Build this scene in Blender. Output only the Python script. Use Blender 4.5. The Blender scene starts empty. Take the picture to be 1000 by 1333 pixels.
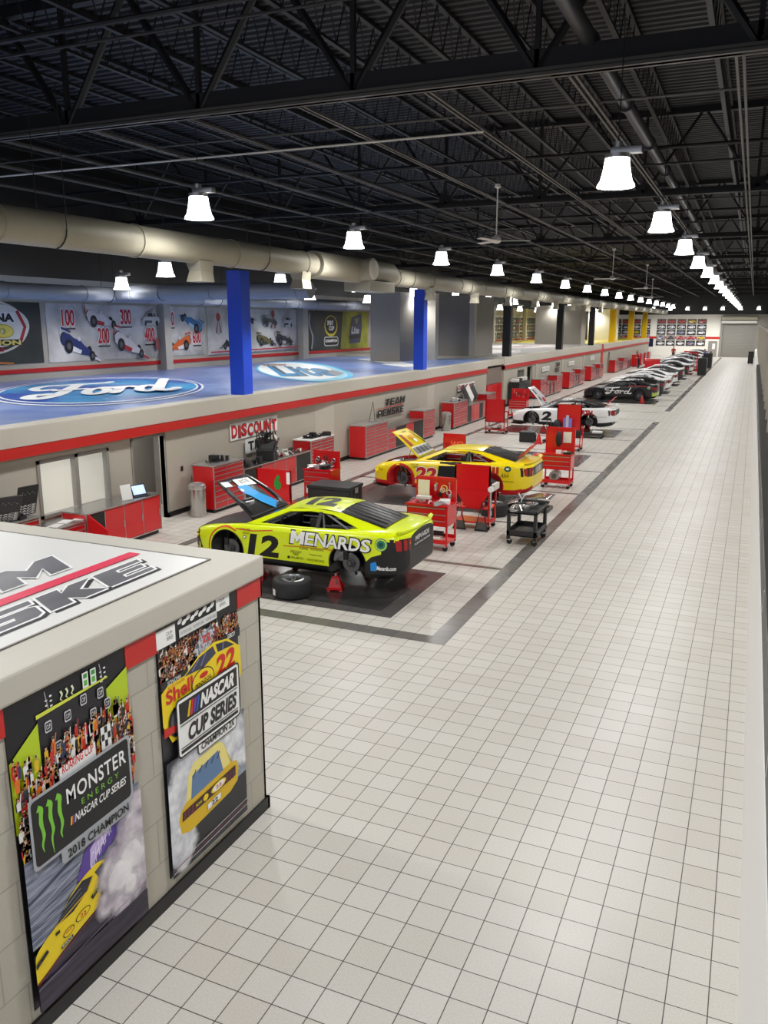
import bpy, bmesh, math, random
from mathutils import Vector, Matrix
from mathutils.bvhtree import BVHTree
R = math.radians
rnd = random.Random(7)
C = bpy.context.scene.collection

# ------------------------------------------------------------------ materials
MATS = {}
def srgb(h):
    if isinstance(h, str):
        h = h.lstrip('#'); h = tuple(int(h[i:i+2], 16)/255 for i in (0, 2, 4))
    return tuple((c/12.92 if c <= .04045 else ((c+.055)/1.055)**2.4) for c in h)
def mat(name, col, rough=.5, metal=0., spec=.5, noise=0., nscale=8., bump=0., coat=0.):
    if name in MATS: return MATS[name]
    m = bpy.data.materials.new(name); m.use_nodes = True
    nt = m.node_tree; b = nt.nodes['Principled BSDF']
    c = srgb(col)
    b.inputs['Base Color'].default_value = (*c, 1)
    b.inputs['Roughness'].default_value = rough
    b.inputs['Metallic'].default_value = metal
    b.inputs['Specular IOR Level'].default_value = spec
    if coat: b.inputs['Coat Weight'].default_value = coat; b.inputs['Coat Roughness'].default_value = .08
    if noise or bump:
        tc = nt.nodes.new('ShaderNodeTexCoord'); n = nt.nodes.new('ShaderNodeTexNoise')
        n.inputs['Scale'].default_value = nscale; n.inputs['Detail'].default_value = 4
        nt.links.new(tc.outputs['Object'], n.inputs['Vector'])
        if noise:
            mx = nt.nodes.new('ShaderNodeMix'); mx.data_type = 'RGBA'
            mx.inputs['A'].default_value = (*[x*(1-noise) for x in c], 1)
            mx.inputs['B'].default_value = (*[min(1, x*(1+noise)) for x in c], 1)
            nt.links.new(n.outputs['Fac'], mx.inputs['Factor']); nt.links.new(mx.outputs['Result'], b.inputs['Base Color'])
        if bump:
            bp = nt.nodes.new('ShaderNodeBump'); bp.inputs['Strength'].default_value = bump; bp.inputs['Distance'].default_value = .01
            nt.links.new(n.outputs['Fac'], bp.inputs['Height']); nt.links.new(bp.outputs['Normal'], b.inputs['Normal'])
    MATS[name] = m; return m
def emis(name, col, strength):
    if name in MATS: return MATS[name]
    m = bpy.data.materials.new(name); m.use_nodes = True
    b = m.node_tree.nodes['Principled BSDF']
    b.inputs['Base Color'].default_value = (.8, .8, .8, 1)
    b.inputs['Emission Color'].default_value = (*srgb(col), 1); b.inputs['Emission Strength'].default_value = strength
    MATS[name] = m; return m
def glass(name, col, alpha, rough=.03):
    if name in MATS: return MATS[name]
    m = bpy.data.materials.new(name); m.use_nodes = True
    b = m.node_tree.nodes['Principled BSDF']
    b.inputs['Base Color'].default_value = (*srgb(col), 1); b.inputs['Alpha'].default_value = alpha
    b.inputs['Roughness'].default_value = rough
    MATS[name] = m; return m
def two_tone(name, c1, c2, scale, lo=.4, hi=.6, rough=.5, detail=5, stretch=(1, 1, 1)):
    """a print with cloudy patches of two colours (smoke, clouds, streaks)"""
    if name in MATS: return MATS[name]
    m = bpy.data.materials.new(name); m.use_nodes = True
    nt = m.node_tree; b = nt.nodes['Principled BSDF']; b.inputs['Roughness'].default_value = rough
    tc = nt.nodes.new('ShaderNodeTexCoord'); mp = nt.nodes.new('ShaderNodeMapping'); mp.inputs['Scale'].default_value = stretch
    n = nt.nodes.new('ShaderNodeTexNoise'); n.inputs['Scale'].default_value = scale; n.inputs['Detail'].default_value = detail
    cr = nt.nodes.new('ShaderNodeValToRGB'); e = cr.color_ramp.elements
    e[0].position = lo; e[0].color = (*srgb(c1), 1); e[1].position = hi; e[1].color = (*srgb(c2), 1)
    nt.links.new(tc.outputs['Object'], mp.inputs[0]); nt.links.new(mp.outputs[0], n.inputs['Vector'])
    nt.links.new(n.outputs['Fac'], cr.inputs[0]); nt.links.new(cr.outputs[0], b.inputs['Base Color'])
    MATS[name] = m; return m
def smoke_print(name, c1, c2, centres, soft=.35, k=.9, nscale=6):
    """printed smoke: soft clouds round the given object-space centres (x, y, z, r)"""
    m = bpy.data.materials.new(name); m.use_nodes = True; nt = m.node_tree; L = nt.links.new
    b = nt.nodes['Principled BSDF']; b.inputs['Roughness'].default_value = .45
    tc = nt.nodes.new('ShaderNodeTexCoord'); last = None
    for x, y, z, r in centres:
        d = nt.nodes.new('ShaderNodeVectorMath'); d.operation = 'DISTANCE'; L(tc.outputs['Object'], d.inputs[0]); d.inputs[1].default_value = (x, y, z)
        q = nt.nodes.new('ShaderNodeMath'); q.operation = 'MULTIPLY_ADD'; L(d.outputs['Value'], q.inputs[0]); q.inputs[1].default_value = -1/r; q.inputs[2].default_value = 1
        if last is None: last = q
        else: mx = nt.nodes.new('ShaderNodeMath'); mx.operation = 'MAXIMUM'; L(last.outputs[0], mx.inputs[0]); L(q.outputs[0], mx.inputs[1]); last = mx
    n = nt.nodes.new('ShaderNodeTexNoise'); n.inputs['Scale'].default_value = nscale; n.inputs['Detail'].default_value = 6; L(tc.outputs['Object'], n.inputs['Vector'])
    a = nt.nodes.new('ShaderNodeMath'); a.operation = 'MULTIPLY_ADD'; L(n.outputs['Fac'], a.inputs[0]); a.inputs[1].default_value = k; L(last.outputs[0], a.inputs[2])
    mr = nt.nodes.new('ShaderNodeMapRange'); mr.inputs['From Min'].default_value = k*.5; mr.inputs['From Max'].default_value = k*.5+soft; L(a.outputs[0], mr.inputs[0]); L(mr.outputs[0], b.inputs['Alpha'])
    n2 = nt.nodes.new('ShaderNodeTexNoise'); n2.inputs['Scale'].default_value = nscale*1.4; n2.inputs['Detail'].default_value = 5; L(tc.outputs['Object'], n2.inputs['Vector'])
    cr = nt.nodes.new('ShaderNodeValToRGB'); e = cr.color_ramp.elements; e[0].position = .35; e[0].color = (*srgb(c1), 1); e[1].position = .65; e[1].color = (*srgb(c2), 1)
    L(n2.outputs['Fac'], cr.inputs[0]); L(cr.outputs[0], b.inputs['Base Color']); return m
def tile_mat(name, c1, c2, cm, rough, size, off, mortar=.012, spec=.5, plane='xy', offset=0., bh=None, noise=.0, bump=.3):
    m = bpy.data.materials.new(name); m.use_nodes = True
    nt = m.node_tree; b = nt.nodes['Principled BSDF']; L = nt.links.new
    tc = nt.nodes.new('ShaderNodeTexCoord'); sx = nt.nodes.new('ShaderNodeSeparateXYZ'); cx = nt.nodes.new('ShaderNodeCombineXYZ')
    L(tc.outputs['Object'], sx.inputs[0])
    a, c = {'xy': (0, 1), 'yz': (1, 2), 'xz': (0, 2)}[plane]
    L(sx.outputs[a], cx.inputs[0]); L(sx.outputs[c], cx.inputs[1])
    mp = nt.nodes.new('ShaderNodeMapping'); mp.inputs['Location'].default_value = (-off[0], -off[1], 0); mp.vector_type = 'POINT'
    L(cx.outputs[0], mp.inputs[0])
    br = nt.nodes.new('ShaderNodeTexBrick'); br.offset = offset; br.squash = 1
    br.inputs['Scale'].default_value = 1; br.inputs['Brick Width'].default_value = size; br.inputs['Row Height'].default_value = bh or size
    br.inputs['Mortar Size'].default_value = mortar/2; br.inputs['Mortar Smooth'].default_value = .1; br.inputs['Bias'].default_value = 0
    br.inputs['Color1'].default_value = (*srgb(c1), 1); br.inputs['Color2'].default_value = (*srgb(c2), 1); br.inputs['Mortar'].default_value = (*srgb(cm), 1)
    L(mp.outputs[0], br.inputs['Vector'])
    n = nt.nodes.new('ShaderNodeTexNoise'); n.inputs['Scale'].default_value = 70; n.inputs['Detail'].default_value = 3
    L(tc.outputs['Object'], n.inputs['Vector'])
    mr = nt.nodes.new('ShaderNodeMapRange'); mr.inputs['To Min'].default_value = 1-noise; mr.inputs['To Max'].default_value = 1+noise
    mr.inputs['From Min'].default_value = .3; mr.inputs['From Max'].default_value = .7
    L(n.outputs['Fac'], mr.inputs[0])
    vm = nt.nodes.new('ShaderNodeVectorMath'); vm.operation = 'SCALE'
    L(br.outputs['Color'], vm.inputs[0]); L(mr.outputs[0], vm.inputs['Scale']); L(vm.outputs[0], b.inputs['Base Color'])
    n2 = nt.nodes.new('ShaderNodeTexNoise'); n2.inputs['Scale'].default_value = .8; n2.inputs['Detail'].default_value = 5
    L(tc.outputs['Object'], n2.inputs['Vector'])
    r = nt.nodes.new('ShaderNodeMapRange'); r.inputs['To Min'].default_value = rough*.75; r.inputs['To Max'].default_value = rough*1.3
    L(n2.outputs['Fac'], r.inputs[0]); L(r.outputs[0], b.inputs['Roughness'])
    b.inputs['Specular IOR Level'].default_value = spec
    bp = nt.nodes.new('ShaderNodeBump'); bp.inputs['Strength'].default_value = bump; bp.inputs['Distance'].default_value = .004; bp.invert = True
    L(br.outputs['Fac'], bp.inputs['Height']); L(bp.outputs['Normal'], b.inputs['Normal'])
    MATS[name] = m; return m

# ------------------------------------------------------------------ text glyph outlines
TXT = {}
def text_shape(s, bold=.0, space=1.0):
    k = (s, bold, space)
    if k not in TXT:
        c = bpy.data.curves.new('lettering', 'FONT'); c.body = s; c.offset = bold; c.space_character = space; c.resolution_u = 3
        o = bpy.data.objects.new('lettering', c); me = bpy.data.meshes.new_from_object(o)
        vs = [v.co.to_2d() for v in me.vertices]; fs = [tuple(p.vertices) for p in me.polygons]
        x0 = min(v.x for v in vs); x1 = max(v.x for v in vs); y0 = min(v.y for v in vs); y1 = max(v.y for v in vs)
        TXT[k] = ([((v.x-x0)/(x1-x0), (v.y-y0)/(y1-y0)) for v in vs], fs, (x1-x0)/(y1-y0))
        bpy.data.objects.remove(o); bpy.data.meshes.remove(me); bpy.data.curves.remove(c)
    return TXT[k]

# ------------------------------------------------------------------ mesh builder
class MB:
    def __init__(s): s.v = []; s.f = []; s.m = []; s.sm = []; s.mats = []; s.M = Matrix.Identity(4)
    def mi(s, m):
        if m not in s.mats: s.mats.append(m)
        return s.mats.index(m)
    def add(s, vs, fs, m, smooth=False):
        o = len(s.v); M = s.M
        s.v += [tuple(M @ Vector(v)) for v in vs]; k = s.mi(m)
        for f in fs: s.f.append(tuple(i+o for i in f)); s.m.append(k); s.sm.append(smooth)
        return s
    def box(s, x0, x1, y0, y1, z0, z1, m, bev=0.):
        if bev <= 0:
            vs = [(x, y, z) for x in (x0, x1) for y in (y0, y1) for z in (z0, z1)]
            return s.add(vs, [(0, 1, 3, 2), (4, 6, 7, 5), (0, 4, 5, 1), (2, 3, 7, 6), (0, 2, 6, 4), (1, 5, 7, 3)], m)
        b = min(bev, (x1-x0)/2.01, (y1-y0)/2.01, (z1-z0)/2.01)
        bm = bmesh.new(); bmesh.ops.create_cube(bm, size=1)
        for v in bm.verts: v.co = Vector(((x0+x1)/2+v.co.x*(x1-x0), (y0+y1)/2+v.co.y*(y1-y0), (z0+z1)/2+v.co.z*(z1-z0)))
        bmesh.ops.bevel(bm, geom=bm.edges[:], offset=b, segments=2, affect='EDGES', profile=.6)
        bm.verts.index_update()
        s.add([v.co[:] for v in bm.verts], [tuple(v.index for v in f.verts) for f in bm.faces], m); bm.free(); return s
    def cyl(s, p0, p1, r0, m, r1=None, n=12, caps=True, smooth=True):
        r1 = r0 if r1 is None else r1
        p0 = Vector(p0); p1 = Vector(p1); d = (p1-p0).normalized()
        a = d.orthogonal().normalized(); b = d.cross(a)
        vs = []
        for p, r in ((p0, r0), (p1, r1)):
            for i in range(n):
                t = 2*math.pi*i/n; vs.append(p+a*math.cos(t)*r+b*math.sin(t)*r)
        s.add(vs, [(i, (i+1) % n, n+(i+1) % n, n+i) for i in range(n)], m, smooth)
        if caps: s.add(vs[:n], [tuple(range(n))[::-1]], m); s.add(vs[n:], [tuple(range(n))], m)
        return s
    def tube(s, pts, r, m, n=8, closed=False):
        P = [Vector(p) for p in pts]; N = len(P); rings = []; a = None
        for i, p in enumerate(P):
            if closed: d = (P[(i+1) % N]-P[i-1]).normalized()
            else: d = (P[min(i+1, N-1)]-P[max(i-1, 0)]).normalized()
            if a is None: a = d.orthogonal().normalized()
            else:
                a = (a-d*a.dot(d))
                a = a.normalized() if a.length > 1e-5 else d.orthogonal().normalized()
            b = d.cross(a); rr = r[i] if isinstance(r, (list, tuple)) else r
            rings.append([p+a*math.cos(2*math.pi*k/n)*rr+b*math.sin(2*math.pi*k/n)*rr for k in range(n)])
        vs = [v for q in rings for v in q]; fs = []
        for i in range(N if closed else N-1):
            j = (i+1) % N
            for k in range(n): fs.append((i*n+k, i*n+(k+1) % n, j*n+(k+1) % n, j*n+k))
        s.add(vs, fs, m, True)
        if not closed: s.add(rings[0], [tuple(range(n))[::-1]], m); s.add(rings[-1], [tuple(range(n))], m)
        return s
    def lathe(s, prof, m, axis='z', at=(0, 0, 0), n=24, smooth=True, closed=False):
        """prof: (r, h) pairs, or (r, h, material) to change material from that ring on"""
        at = Vector(at); vs = []
        def P(r, h, t):
            c, q = math.cos(t)*r, math.sin(t)*r
            return at+Vector({'z': (c, q, h), 'y': (c, h, q), 'x': (h, c, q)}[axis])
        for p in prof: vs += [P(p[0], p[1], 2*math.pi*i/n) for i in range(n)]
        N = len(prof)
        for i in range(N if closed else N-1):
            mm = prof[i][2] if len(prof[i]) > 2 else m; j = (i+1) % N
            s.add([], [], mm)
            o = len(s.v)
            s.add(vs[i*n:(i+1)*n]+vs[j*n:(j+1)*n], [(k, (k+1) % n, n+(k+1) % n, n+k) for k in range(n)], mm, smooth)
        return s
    def poly(s, pts, m): return s.add(pts, [tuple(range(len(pts)))], m)
    def prism(s, pts, m, d):
        """a flat outline pulled along vector d into a solid"""
        d = Vector(d); n = len(pts); P = [Vector(p) for p in pts]
        s.add(P+[p+d for p in P], [tuple(range(n))[::-1], tuple(range(n, 2*n))]+[(i, (i+1) % n, n+(i+1) % n, n+i) for i in range(n)], m); return s
    def grid(s, rows, m, smooth=True, closed=False):
        n = len(rows[0]); vs = [v for r in rows for v in r]; fs = []
        for i in range(len(rows)-1):
            for k in range(n if closed else n-1): fs.append((i*n+k, i*n+(k+1) % n, (i+1)*n+(k+1) % n, (i+1)*n+k))
        return s.add(vs, fs, m, smooth)
    def ball(s, c, r, m, n=10, sc=(1, 1, 1)):
        rows = []
        for i in range(n//2+1):
            t = math.pi*i/(n//2)
            rows.append([(c[0]+r*sc[0]*math.sin(t)*math.cos(2*math.pi*k/n), c[1]+r*sc[1]*math.sin(t)*math.sin(2*math.pi*k/n), c[2]+r*sc[2]*math.cos(t)) for k in range(n)])
        return s.grid(rows, m, True, True)
    def mesh(s, name):
        me = bpy.data.meshes.new(name); me.from_pydata(s.v, [], s.f)
        for m in s.mats: me.materials.append(m)
        me.polygons.foreach_set('material_index', s.m); me.polygons.foreach_set('use_smooth', s.sm)
        me.update(); return me
    def build(s, name, parent=None, loc=None, weld=False):
        me = s.mesh(name)
        if weld or any(s.sm):
            bm = bmesh.new(); bm.from_mesh(me); bmesh.ops.remove_doubles(bm, verts=bm.verts, dist=1e-5)
            bm.to_mesh(me); bm.free()
            try: me.set_sharp_from_angle(angle=R(40))
            except Exception: pass
        o = bpy.data.objects.new(name, me); C.objects.link(o)
        if parent: o.parent = parent
        if loc: o.location = loc
        return o

class Canvas:
    """printed artwork on a real surface: shapes laid in a plane"""
    def __init__(s, mb, o, u, v, lift=.0006):
        s.mb = mb; s.o = Vector(o); s.u = Vector(u); s.v = Vector(v); s.n = s.u.cross(s.v).normalized(); s.l = 0; s.lift = lift
        s.warp = None
    def P(s, a, b):
        if s.warp: a, b = s.warp(a, b)
        return s.o+s.u*a+s.v*b+s.n*s.l
    def up(s): s.l += s.lift
    def poly(s, pts, m, up=True):
        if up: s.up()
        s.mb.poly([s.P(*p) for p in pts], m)
    def rect(s, a0, b0, a1, b1, m, sk=0, up=True): s.poly([(a0, b0), (a1, b0+sk), (a1, b1+sk), (a0, b1)], m, up)
    def ell(s, a, b, ra, rb, m, n=24, rot=0, up=True):
        c, q = math.cos(rot), math.sin(rot)
        s.poly([(a+ra*math.cos(t)*c-rb*math.sin(t)*q, b+ra*math.cos(t)*q+rb*math.sin(t)*c) for t in [2*math.pi*i/n for i in range(n)]], m, up)
    def rrect(s, a0, b0, a1, b1, r, m, sk=0, up=True, asp=1.):
        pts = []
        for cx, cy, t0 in ((a1-r, b1-r*asp, 0), (a0+r, b1-r*asp, 90), (a0+r, b0+r*asp, 180), (a1-r, b0+r*asp, 270)):
            for i in range(5):
                t = R(t0+i*22.5); x = cx+r*math.cos(t); y = cy+r*asp*math.sin(t); pts.append((x, y+sk*(x-a0)))
        s.poly(pts, m, up)
    def stroke(s, pts, w, m, up=True, closed=False):
        if up: s.up()
        P = [Vector(p) for p in pts]; L = []; Rr = []; N = len(P)
        for i, p in enumerate(P):
            d = (P[(i+1) % N]-P[i-1]) if closed else (P[min(i+1, N-1)]-P[max(i-1, 0)])
            d.normalize(); q = Vector((-d.y, d.x)); ww = w[i] if isinstance(w, (list, tuple)) else w
            L.append(p+q*ww/2); Rr.append(p-q*ww/2)
        vs = [s.P(*p) for p in L]+[s.P(*p) for p in Rr]
        s.mb.add(vs, [(i, (i+1) % N, N+(i+1) % N, N+i) for i in range(N if closed else N-1)], m)
    def curve(s, ctrl, n=8):
        """Catmull-Rom through control points"""
        P = [Vector(p) for p in ctrl]; P = [P[0]*2-P[1]]+P+[P[-1]*2-P[-2]]; out = []
        for i in range(1, len(P)-2):
            for k in range(n):
                t = k/n; a, b, c, d = P[i-1:i+3]
                out.append(.5*((2*b)+(c-a)*t+(2*a-5*b+4*c-d)*t*t+(3*b-a-3*c+d)*t**3))
        out.append(P[-2]); return out
    def text(s, t, a0, b0, a1, b1, m, shear=0., bold=.0, sk=0., up=True, space=1.0):
        """fit lettering into the rectangle; shear leans it, sk slopes its baseline"""
        if up: s.up()
        vs, fs, _ = text_shape(t, bold, space); w = a1-a0; h = b1-b0; k = abs(shear)*h; w2 = w-k
        s.mb.add([s.P(a0+x*w2+(y*shear*h if shear >= 0 else (1-y)*k), b0+y*h+sk*(x*w2)) for x, y in vs], fs, m)

def tag(o, label=None, cat=None, group=None, kind=None):
    if label: o['label'] = label
    if cat: o['category'] = cat
    if group: o['group'] = group
    if kind: o['kind'] = kind
    return o
def thing(name, loc, label, cat, group=None, rz=0.):
    o = bpy.data.objects.new(name, None); o.empty_display_size = .2; C.objects.link(o)
    o.location = loc; o.rotation_euler = (0, 0, rz); return tag(o, label, cat, group)
def struct(mb, name): return tag(mb.build(name), kind='structure')
def copy_tree(o, parent=None):
    c = o.copy(); C.objects.link(c)
    if parent: c.parent = parent
    for ch in list(o.children): copy_tree(ch, c)
    return c
def dup(o, loc, label, group=None, rz=None):
    c = copy_tree(o); c.location = loc; c['label'] = label
    if group: c['group'] = group
    if rz is not None: c.rotation_euler = (0, 0, rz)
    return c
# ------------------------------------------------------------------ shared materials
TS = .285
TOFF = (-1.289, 4.7786)
M_floor = tile_mat('pale_floor_tile', '#c8c4bc', '#c1bcb3', '#4a4642', .38, TS, TOFF, .0085, spec=.45, noise=.075, bump=.25)
M_grey_tile = tile_mat('dark_grey_floor_tile', '#6e6a66', '#64615d', '#4a4744', .26, TS, TOFF, .007, noise=.05, bump=.25)
M_char_tile = tile_mat('charcoal_floor_tile', '#565352', '#4e4b4a', '#3a3837', .2, TS, TOFF, .007, noise=.05, bump=.2)
M_black_tile = tile_mat('black_floor_tile', '#3b3a3a', '#353434', '#1f1e1e', .14, TS, TOFF, .005, noise=.05, bump=.15)
M_block = tile_mat('painted_block', '#b9b4a7', '#b4afa2', '#a19c90', .5, .39, (0, .04), .012, plane='yz', offset=.5, noise=.03, bump=.6)
M_wall = mat('warm_grey_paint', '#b3ada0', .55, noise=.03, nscale=3)
M_wall_d = mat('mid_grey_paint', '#8d8982', .6, noise=.03, nscale=3)
M_cap = mat('parapet_paint', '#bfbaae', .5, noise=.03, nscale=4)
M_roofwhite = mat('white_roof_panel', '#dddcd8', .35, noise=.03, nscale=2)
M_white = mat('white_paint', '#e8e7e4', .4)
M_offwhite = mat('off_white', '#d6d3cb', .5)
M_red = mat('red_stripe_paint', '#c01f1c', .4)
M_black = mat('black_satin', '#141414', .4)
M_base = mat('black_vinyl_base', '#161616', .45)
M_rub = mat('black_rubber', '#1b1b1c', .75)
M_plast = mat('black_plastic', '#1f2021', .5)
M_carbon = mat('carbon_composite', '#262729', .3, noise=.3, nscale=60)
M_cab = mat('red_enamel', '#d0141a', .3, coat=.4)
M_cab2 = mat('dark_red_enamel', '#b81218', .32, coat=.3)
M_alu = mat('brushed_aluminium', '#c9c9c9', .32, .85, noise=.08, nscale=20)
M_steel = mat('stainless_steel', '#b8b6b2', .25, .9, noise=.05, nscale=10)
M_gal = mat('galvanised_duct', '#aaa593', .5, .12, noise=.06, nscale=12)
M_gald = mat('blue_grey_duct', '#8d919b', .45, .2, noise=.06, nscale=12)
M_deck = mat('black_roof_deck', '#222226', .6)
M_truss = mat('black_steel', '#18181b', .55)
M_strut = mat('dusty_steel', '#55534f', .5, .2)
M_pipe = mat('grey_pipe', '#434347', .45, .4)
M_cream = mat('interior_white', '#ece8dc', .6)
M_yel = mat('yellow_steel', '#efc312', .4)
M_blue = mat('blue_pillar_paint', '#2350dc', .35)
M_bluer = two_tone('blue_roof_membrane', '#6580c4', '#8aa0d4', 1.2, .3, .7, .3)
M_greyr = two_tone('grey_roof_membrane', '#9a9794', '#b6b3ae', 1.0, .3, .7, .4)
M_yelr = mat('yellow_roof_membrane', '#e2cf55', .4, noise=.06, nscale=2)
M_roller = mat('roller_door_grey', '#8b877f', .5, .2)
M_lampglass = emis('lamp_glass', '#ffffff', 9.)
M_skin = mat('skin', '#b98a6d', .6)
def pm(c, name=None, rough=.45):  # print ink
    return mat(name or 'ink_'+c.lstrip('#'), c, rough)
# ------------------------------------------------------------------ floor
mb = MB()
mb.poly([(-24, -3, 0), (.33, -3, 0), (.33, 131, 0), (-24, 131, 0)], M_floor)
T = TS
def q(x0, x1, y0, y1, m, z=.002): mb.poly([(x0, y0, z), (x1, y0, z), (x1, y1, z), (x0, y1, z)], m)
XO, XI = -1.289-9*T, -1.289-10*T      # long dark band beside the walkway
q(XI, XO, 11.05, 42.5, M_grey_tile); q(XI, XO, 48.0, 128, M_grey_tile)
XL = -11.0
q(XL-.14, XL+.1, 11.05, 128, M_grey_tile)
for k in range(15):
    y0 = 11.05+8*k; y1 = y0+4.1
    if k == 0: q(XL, XI, y0, y0+T, M_grey_tile)
    else: q(XL, XI, y0, y0+.12, M_grey_tile)
    q(XL, XI, y1, y1+.14, M_grey_tile)
    if k < 4 or k > 4:
        q(-10.2, -5.05, y0+.75, y1-.62, M_char_tile, .003)
        q(-9.9, -5.33, y0+1.0, y1-.9, M_black_tile, .004)
struct(mb, 'floor')
# ------------------------------------------------------------------ near building on the left
Zr = 2.62
mb = MB(); mb.box(-12, -4.10, -3, 6.27, 0, 2.30, M_block)
struct(mb, 'wall_near_left')
mb = MB(); mb.box(-4.102, -4.04, -3, 6.3, .125, 2.44, M_block); mb.box(-12, -4.04, 6.268, 6.30, .125, 2.44, M_block)
struct(mb, 'wall_near_left_face')
mb = MB(); mb.box(-12.05, -4.005, -3, 6.335, 2.42, Zr, M_cap, .02)
struct(mb, 'trim_1')
mb = MB()
mb.box(-12, -4.36, -3, 6.0, Zr-.01, Zr+.006, M_roofwhite)
mb.box(-4.375, -4.36, -3, 6.0, Zr, Zr+.012, M_wall_d); mb.box(-12, -4.36, 5.99, 6.005, Zr, Zr+.012, M_wall_d)
struct(mb, 'ceiling_near_building')
mb = MB(); mb.box(-4.05, -4.015, -3, 6.325, 0, .125, M_base); mb.box(-12, -4.015, 6.29, 6.325, 0, .125, M_base)
struct(mb, 'baseboard_near_left')
mb = MB()
for a, b in ((-3, 3.34), (4.44, 4.79), (5.91, 6.318)): mb.box(-4.04, -4.026, a, b, 2.225, 2.425, M_red)
mb.box(-12, -4.026, 6.30, 6.318, 2.225, 2.425, M_red)
struct(mb, 'trim_2')
# ------------------------------------------------------------------ long workshop block on the left
Z1, XW, XP = 2.77, -12.95, -12.85
def seg_wall(name, y0, y1, x, holes=()):
    mb = MB(); ys = sorted(holes)
    a = y0
    for h0, h1, z0, z1 in ys:
        mb.box(x-.15, x, a, h0, 0, 2.40, M_wall)
        if z0 > 0: mb.box(x-.15, x, h0, h1, 0, z0, M_wall)
        mb.box(x-.15, x, h0, h1, z1, 2.40, M_wall); a = h1
    mb.box(x-.15, x, a, y1, 0, 2.40, M_wall)
    return struct(mb, name)
W1 = (12.15, 14.2, .82, 2.02); D1 = (15.0, 16.15, 0, 2.06)
seg_wall('wall_left_a', -3, 23.9, XW, (W1, D1))
seg_wall('wall_left_b', 25.1, 34.1, XP-.02)
seg_wall('wall_left_c', 34.9, 42.9, XP+.0)
mb = MB(); mb.prism([(XW-.15, 23.9, 0), (XW, 23.9, 0), (XP-.02, 25.1, 0), (XP-.17, 25.1, 0)], M_cap, (0, 0, 2.4)); struct(mb, 'wall_left_pier_a')
mb = MB(); mb.prism([(XP-.17, 34.1, 0), (XP-.02, 34.1, 0), (XP+.0, 34.9, 0), (XP-.15, 34.9, 0)], M_cap, (0, 0, 2.4)); struct(mb, 'wall_left_pier_b')
mb = MB(); mb.box(-13.3, XP+.04, -3, 42.95, 2.38, Z1, M_cap, .015); struct(mb, 'trim_3')
mb = MB(); mb.box(XP-.1, XP+.055, -3, 42.96, 2.17, 2.375, M_red); struct(mb, 'trim_4')
mb = MB()
for a, b in ((-3, 15.0), (16.15, 24.0)): mb.box(XW, XW+.02, a, b, 0, .13, M_base)
mb.box(XP-.02, XP+.01, 25.1, 42.9, 0, .13, M_base)
struct(mb, 'baseboard_left')
# room behind the window and the doorway
mb = MB()
mb.box(-16.5, -16.4, 10, 17.5, 0, 2.6, M_cream); struct(mb, 'wall_office_back')
mb = MB(); mb.box(-16.5, XW-.15, 10, 10.1, 0, 2.6, M_cream); mb.box(-16.5, XW-.15, 14.6, 14.7, 0, 2.6, M_cream)
mb.box(-16.5, XW-.15, 17.4, 17.5, 0, 2.6, M_wall_d); mb.box(-16.4, -14.4, 14.7, 14.8, 0, 2.6, M_wall_d)
struct(mb, 'wall_office')
mb = MB(); mb.box(-16.5, XW-.15, 10, 14.6, 2.6, 2.65, M_cream); struct(mb, 'ceiling_office')
# whiteboards inside
mb = MB(); mb.box(-15.6, -14.2, 11.6, 12.2, 2.53, 2.6, emis('office_light_panel', '#fff8ea', 4)); tag(mb.build('office_ceiling_light'), 'bright ceiling light panel inside the office behind the window', 'lamp')
ld = bpy.data.lights.new('office_light', 'AREA'); ld.energy = 75; ld.size = 1.4; lo = bpy.data.objects.new('office_light', ld); C.objects.link(lo); lo.location = (-14.9, 12, 2.5)
mb = MB(); mb.box(-14.1, -13.5, 15.3, 15.9, 2.53, 2.6, MATS['office_light_panel']); tag(mb.build('corridor_fill_panel'), 'unseen light panel added inside the open doorway to brighten it', 'lamp')  # unseen panel, added to lighten the room behind the doorway
ld = bpy.data.lights.new('corridor_fill_light', 'AREA'); ld.energy = 28; ld.size = .6; lo = bpy.data.objects.new('corridor_fill_light', ld); C.objects.link(lo); lo.location = (-13.8, 15.6, 2.5)  # fill light added with the panel
mb = MB(); mb.box(-14.4, -14.3, 14.8, 17.4, 0, 2.6, M_wall_d); struct(mb, 'wall_corridor'); mb = MB(); mb.box(-14.4, XW-.15, 14.8, 17.4, 2.6, 2.65, M_cream); struct(mb, 'ceiling_corridor')
wb = MB(); wb.box(-16.34, -16.3, 10.9, 12.9, 1.1, 2.1, M_white)
cv = Canvas(wb, (-16.298, 10.9, 1.1), (0, 1, 0), (0, 0, 1), .001)
for i in range(7):
    for j in range(5): cv.rect(.12+i*.26, .12+j*.18, .3+i*.26, .135+j*.18, pm('#8c8f95'))
tag(wb.build('whiteboard'), 'whiteboard with rows of writing inside the office behind the window', 'whiteboard')
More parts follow.
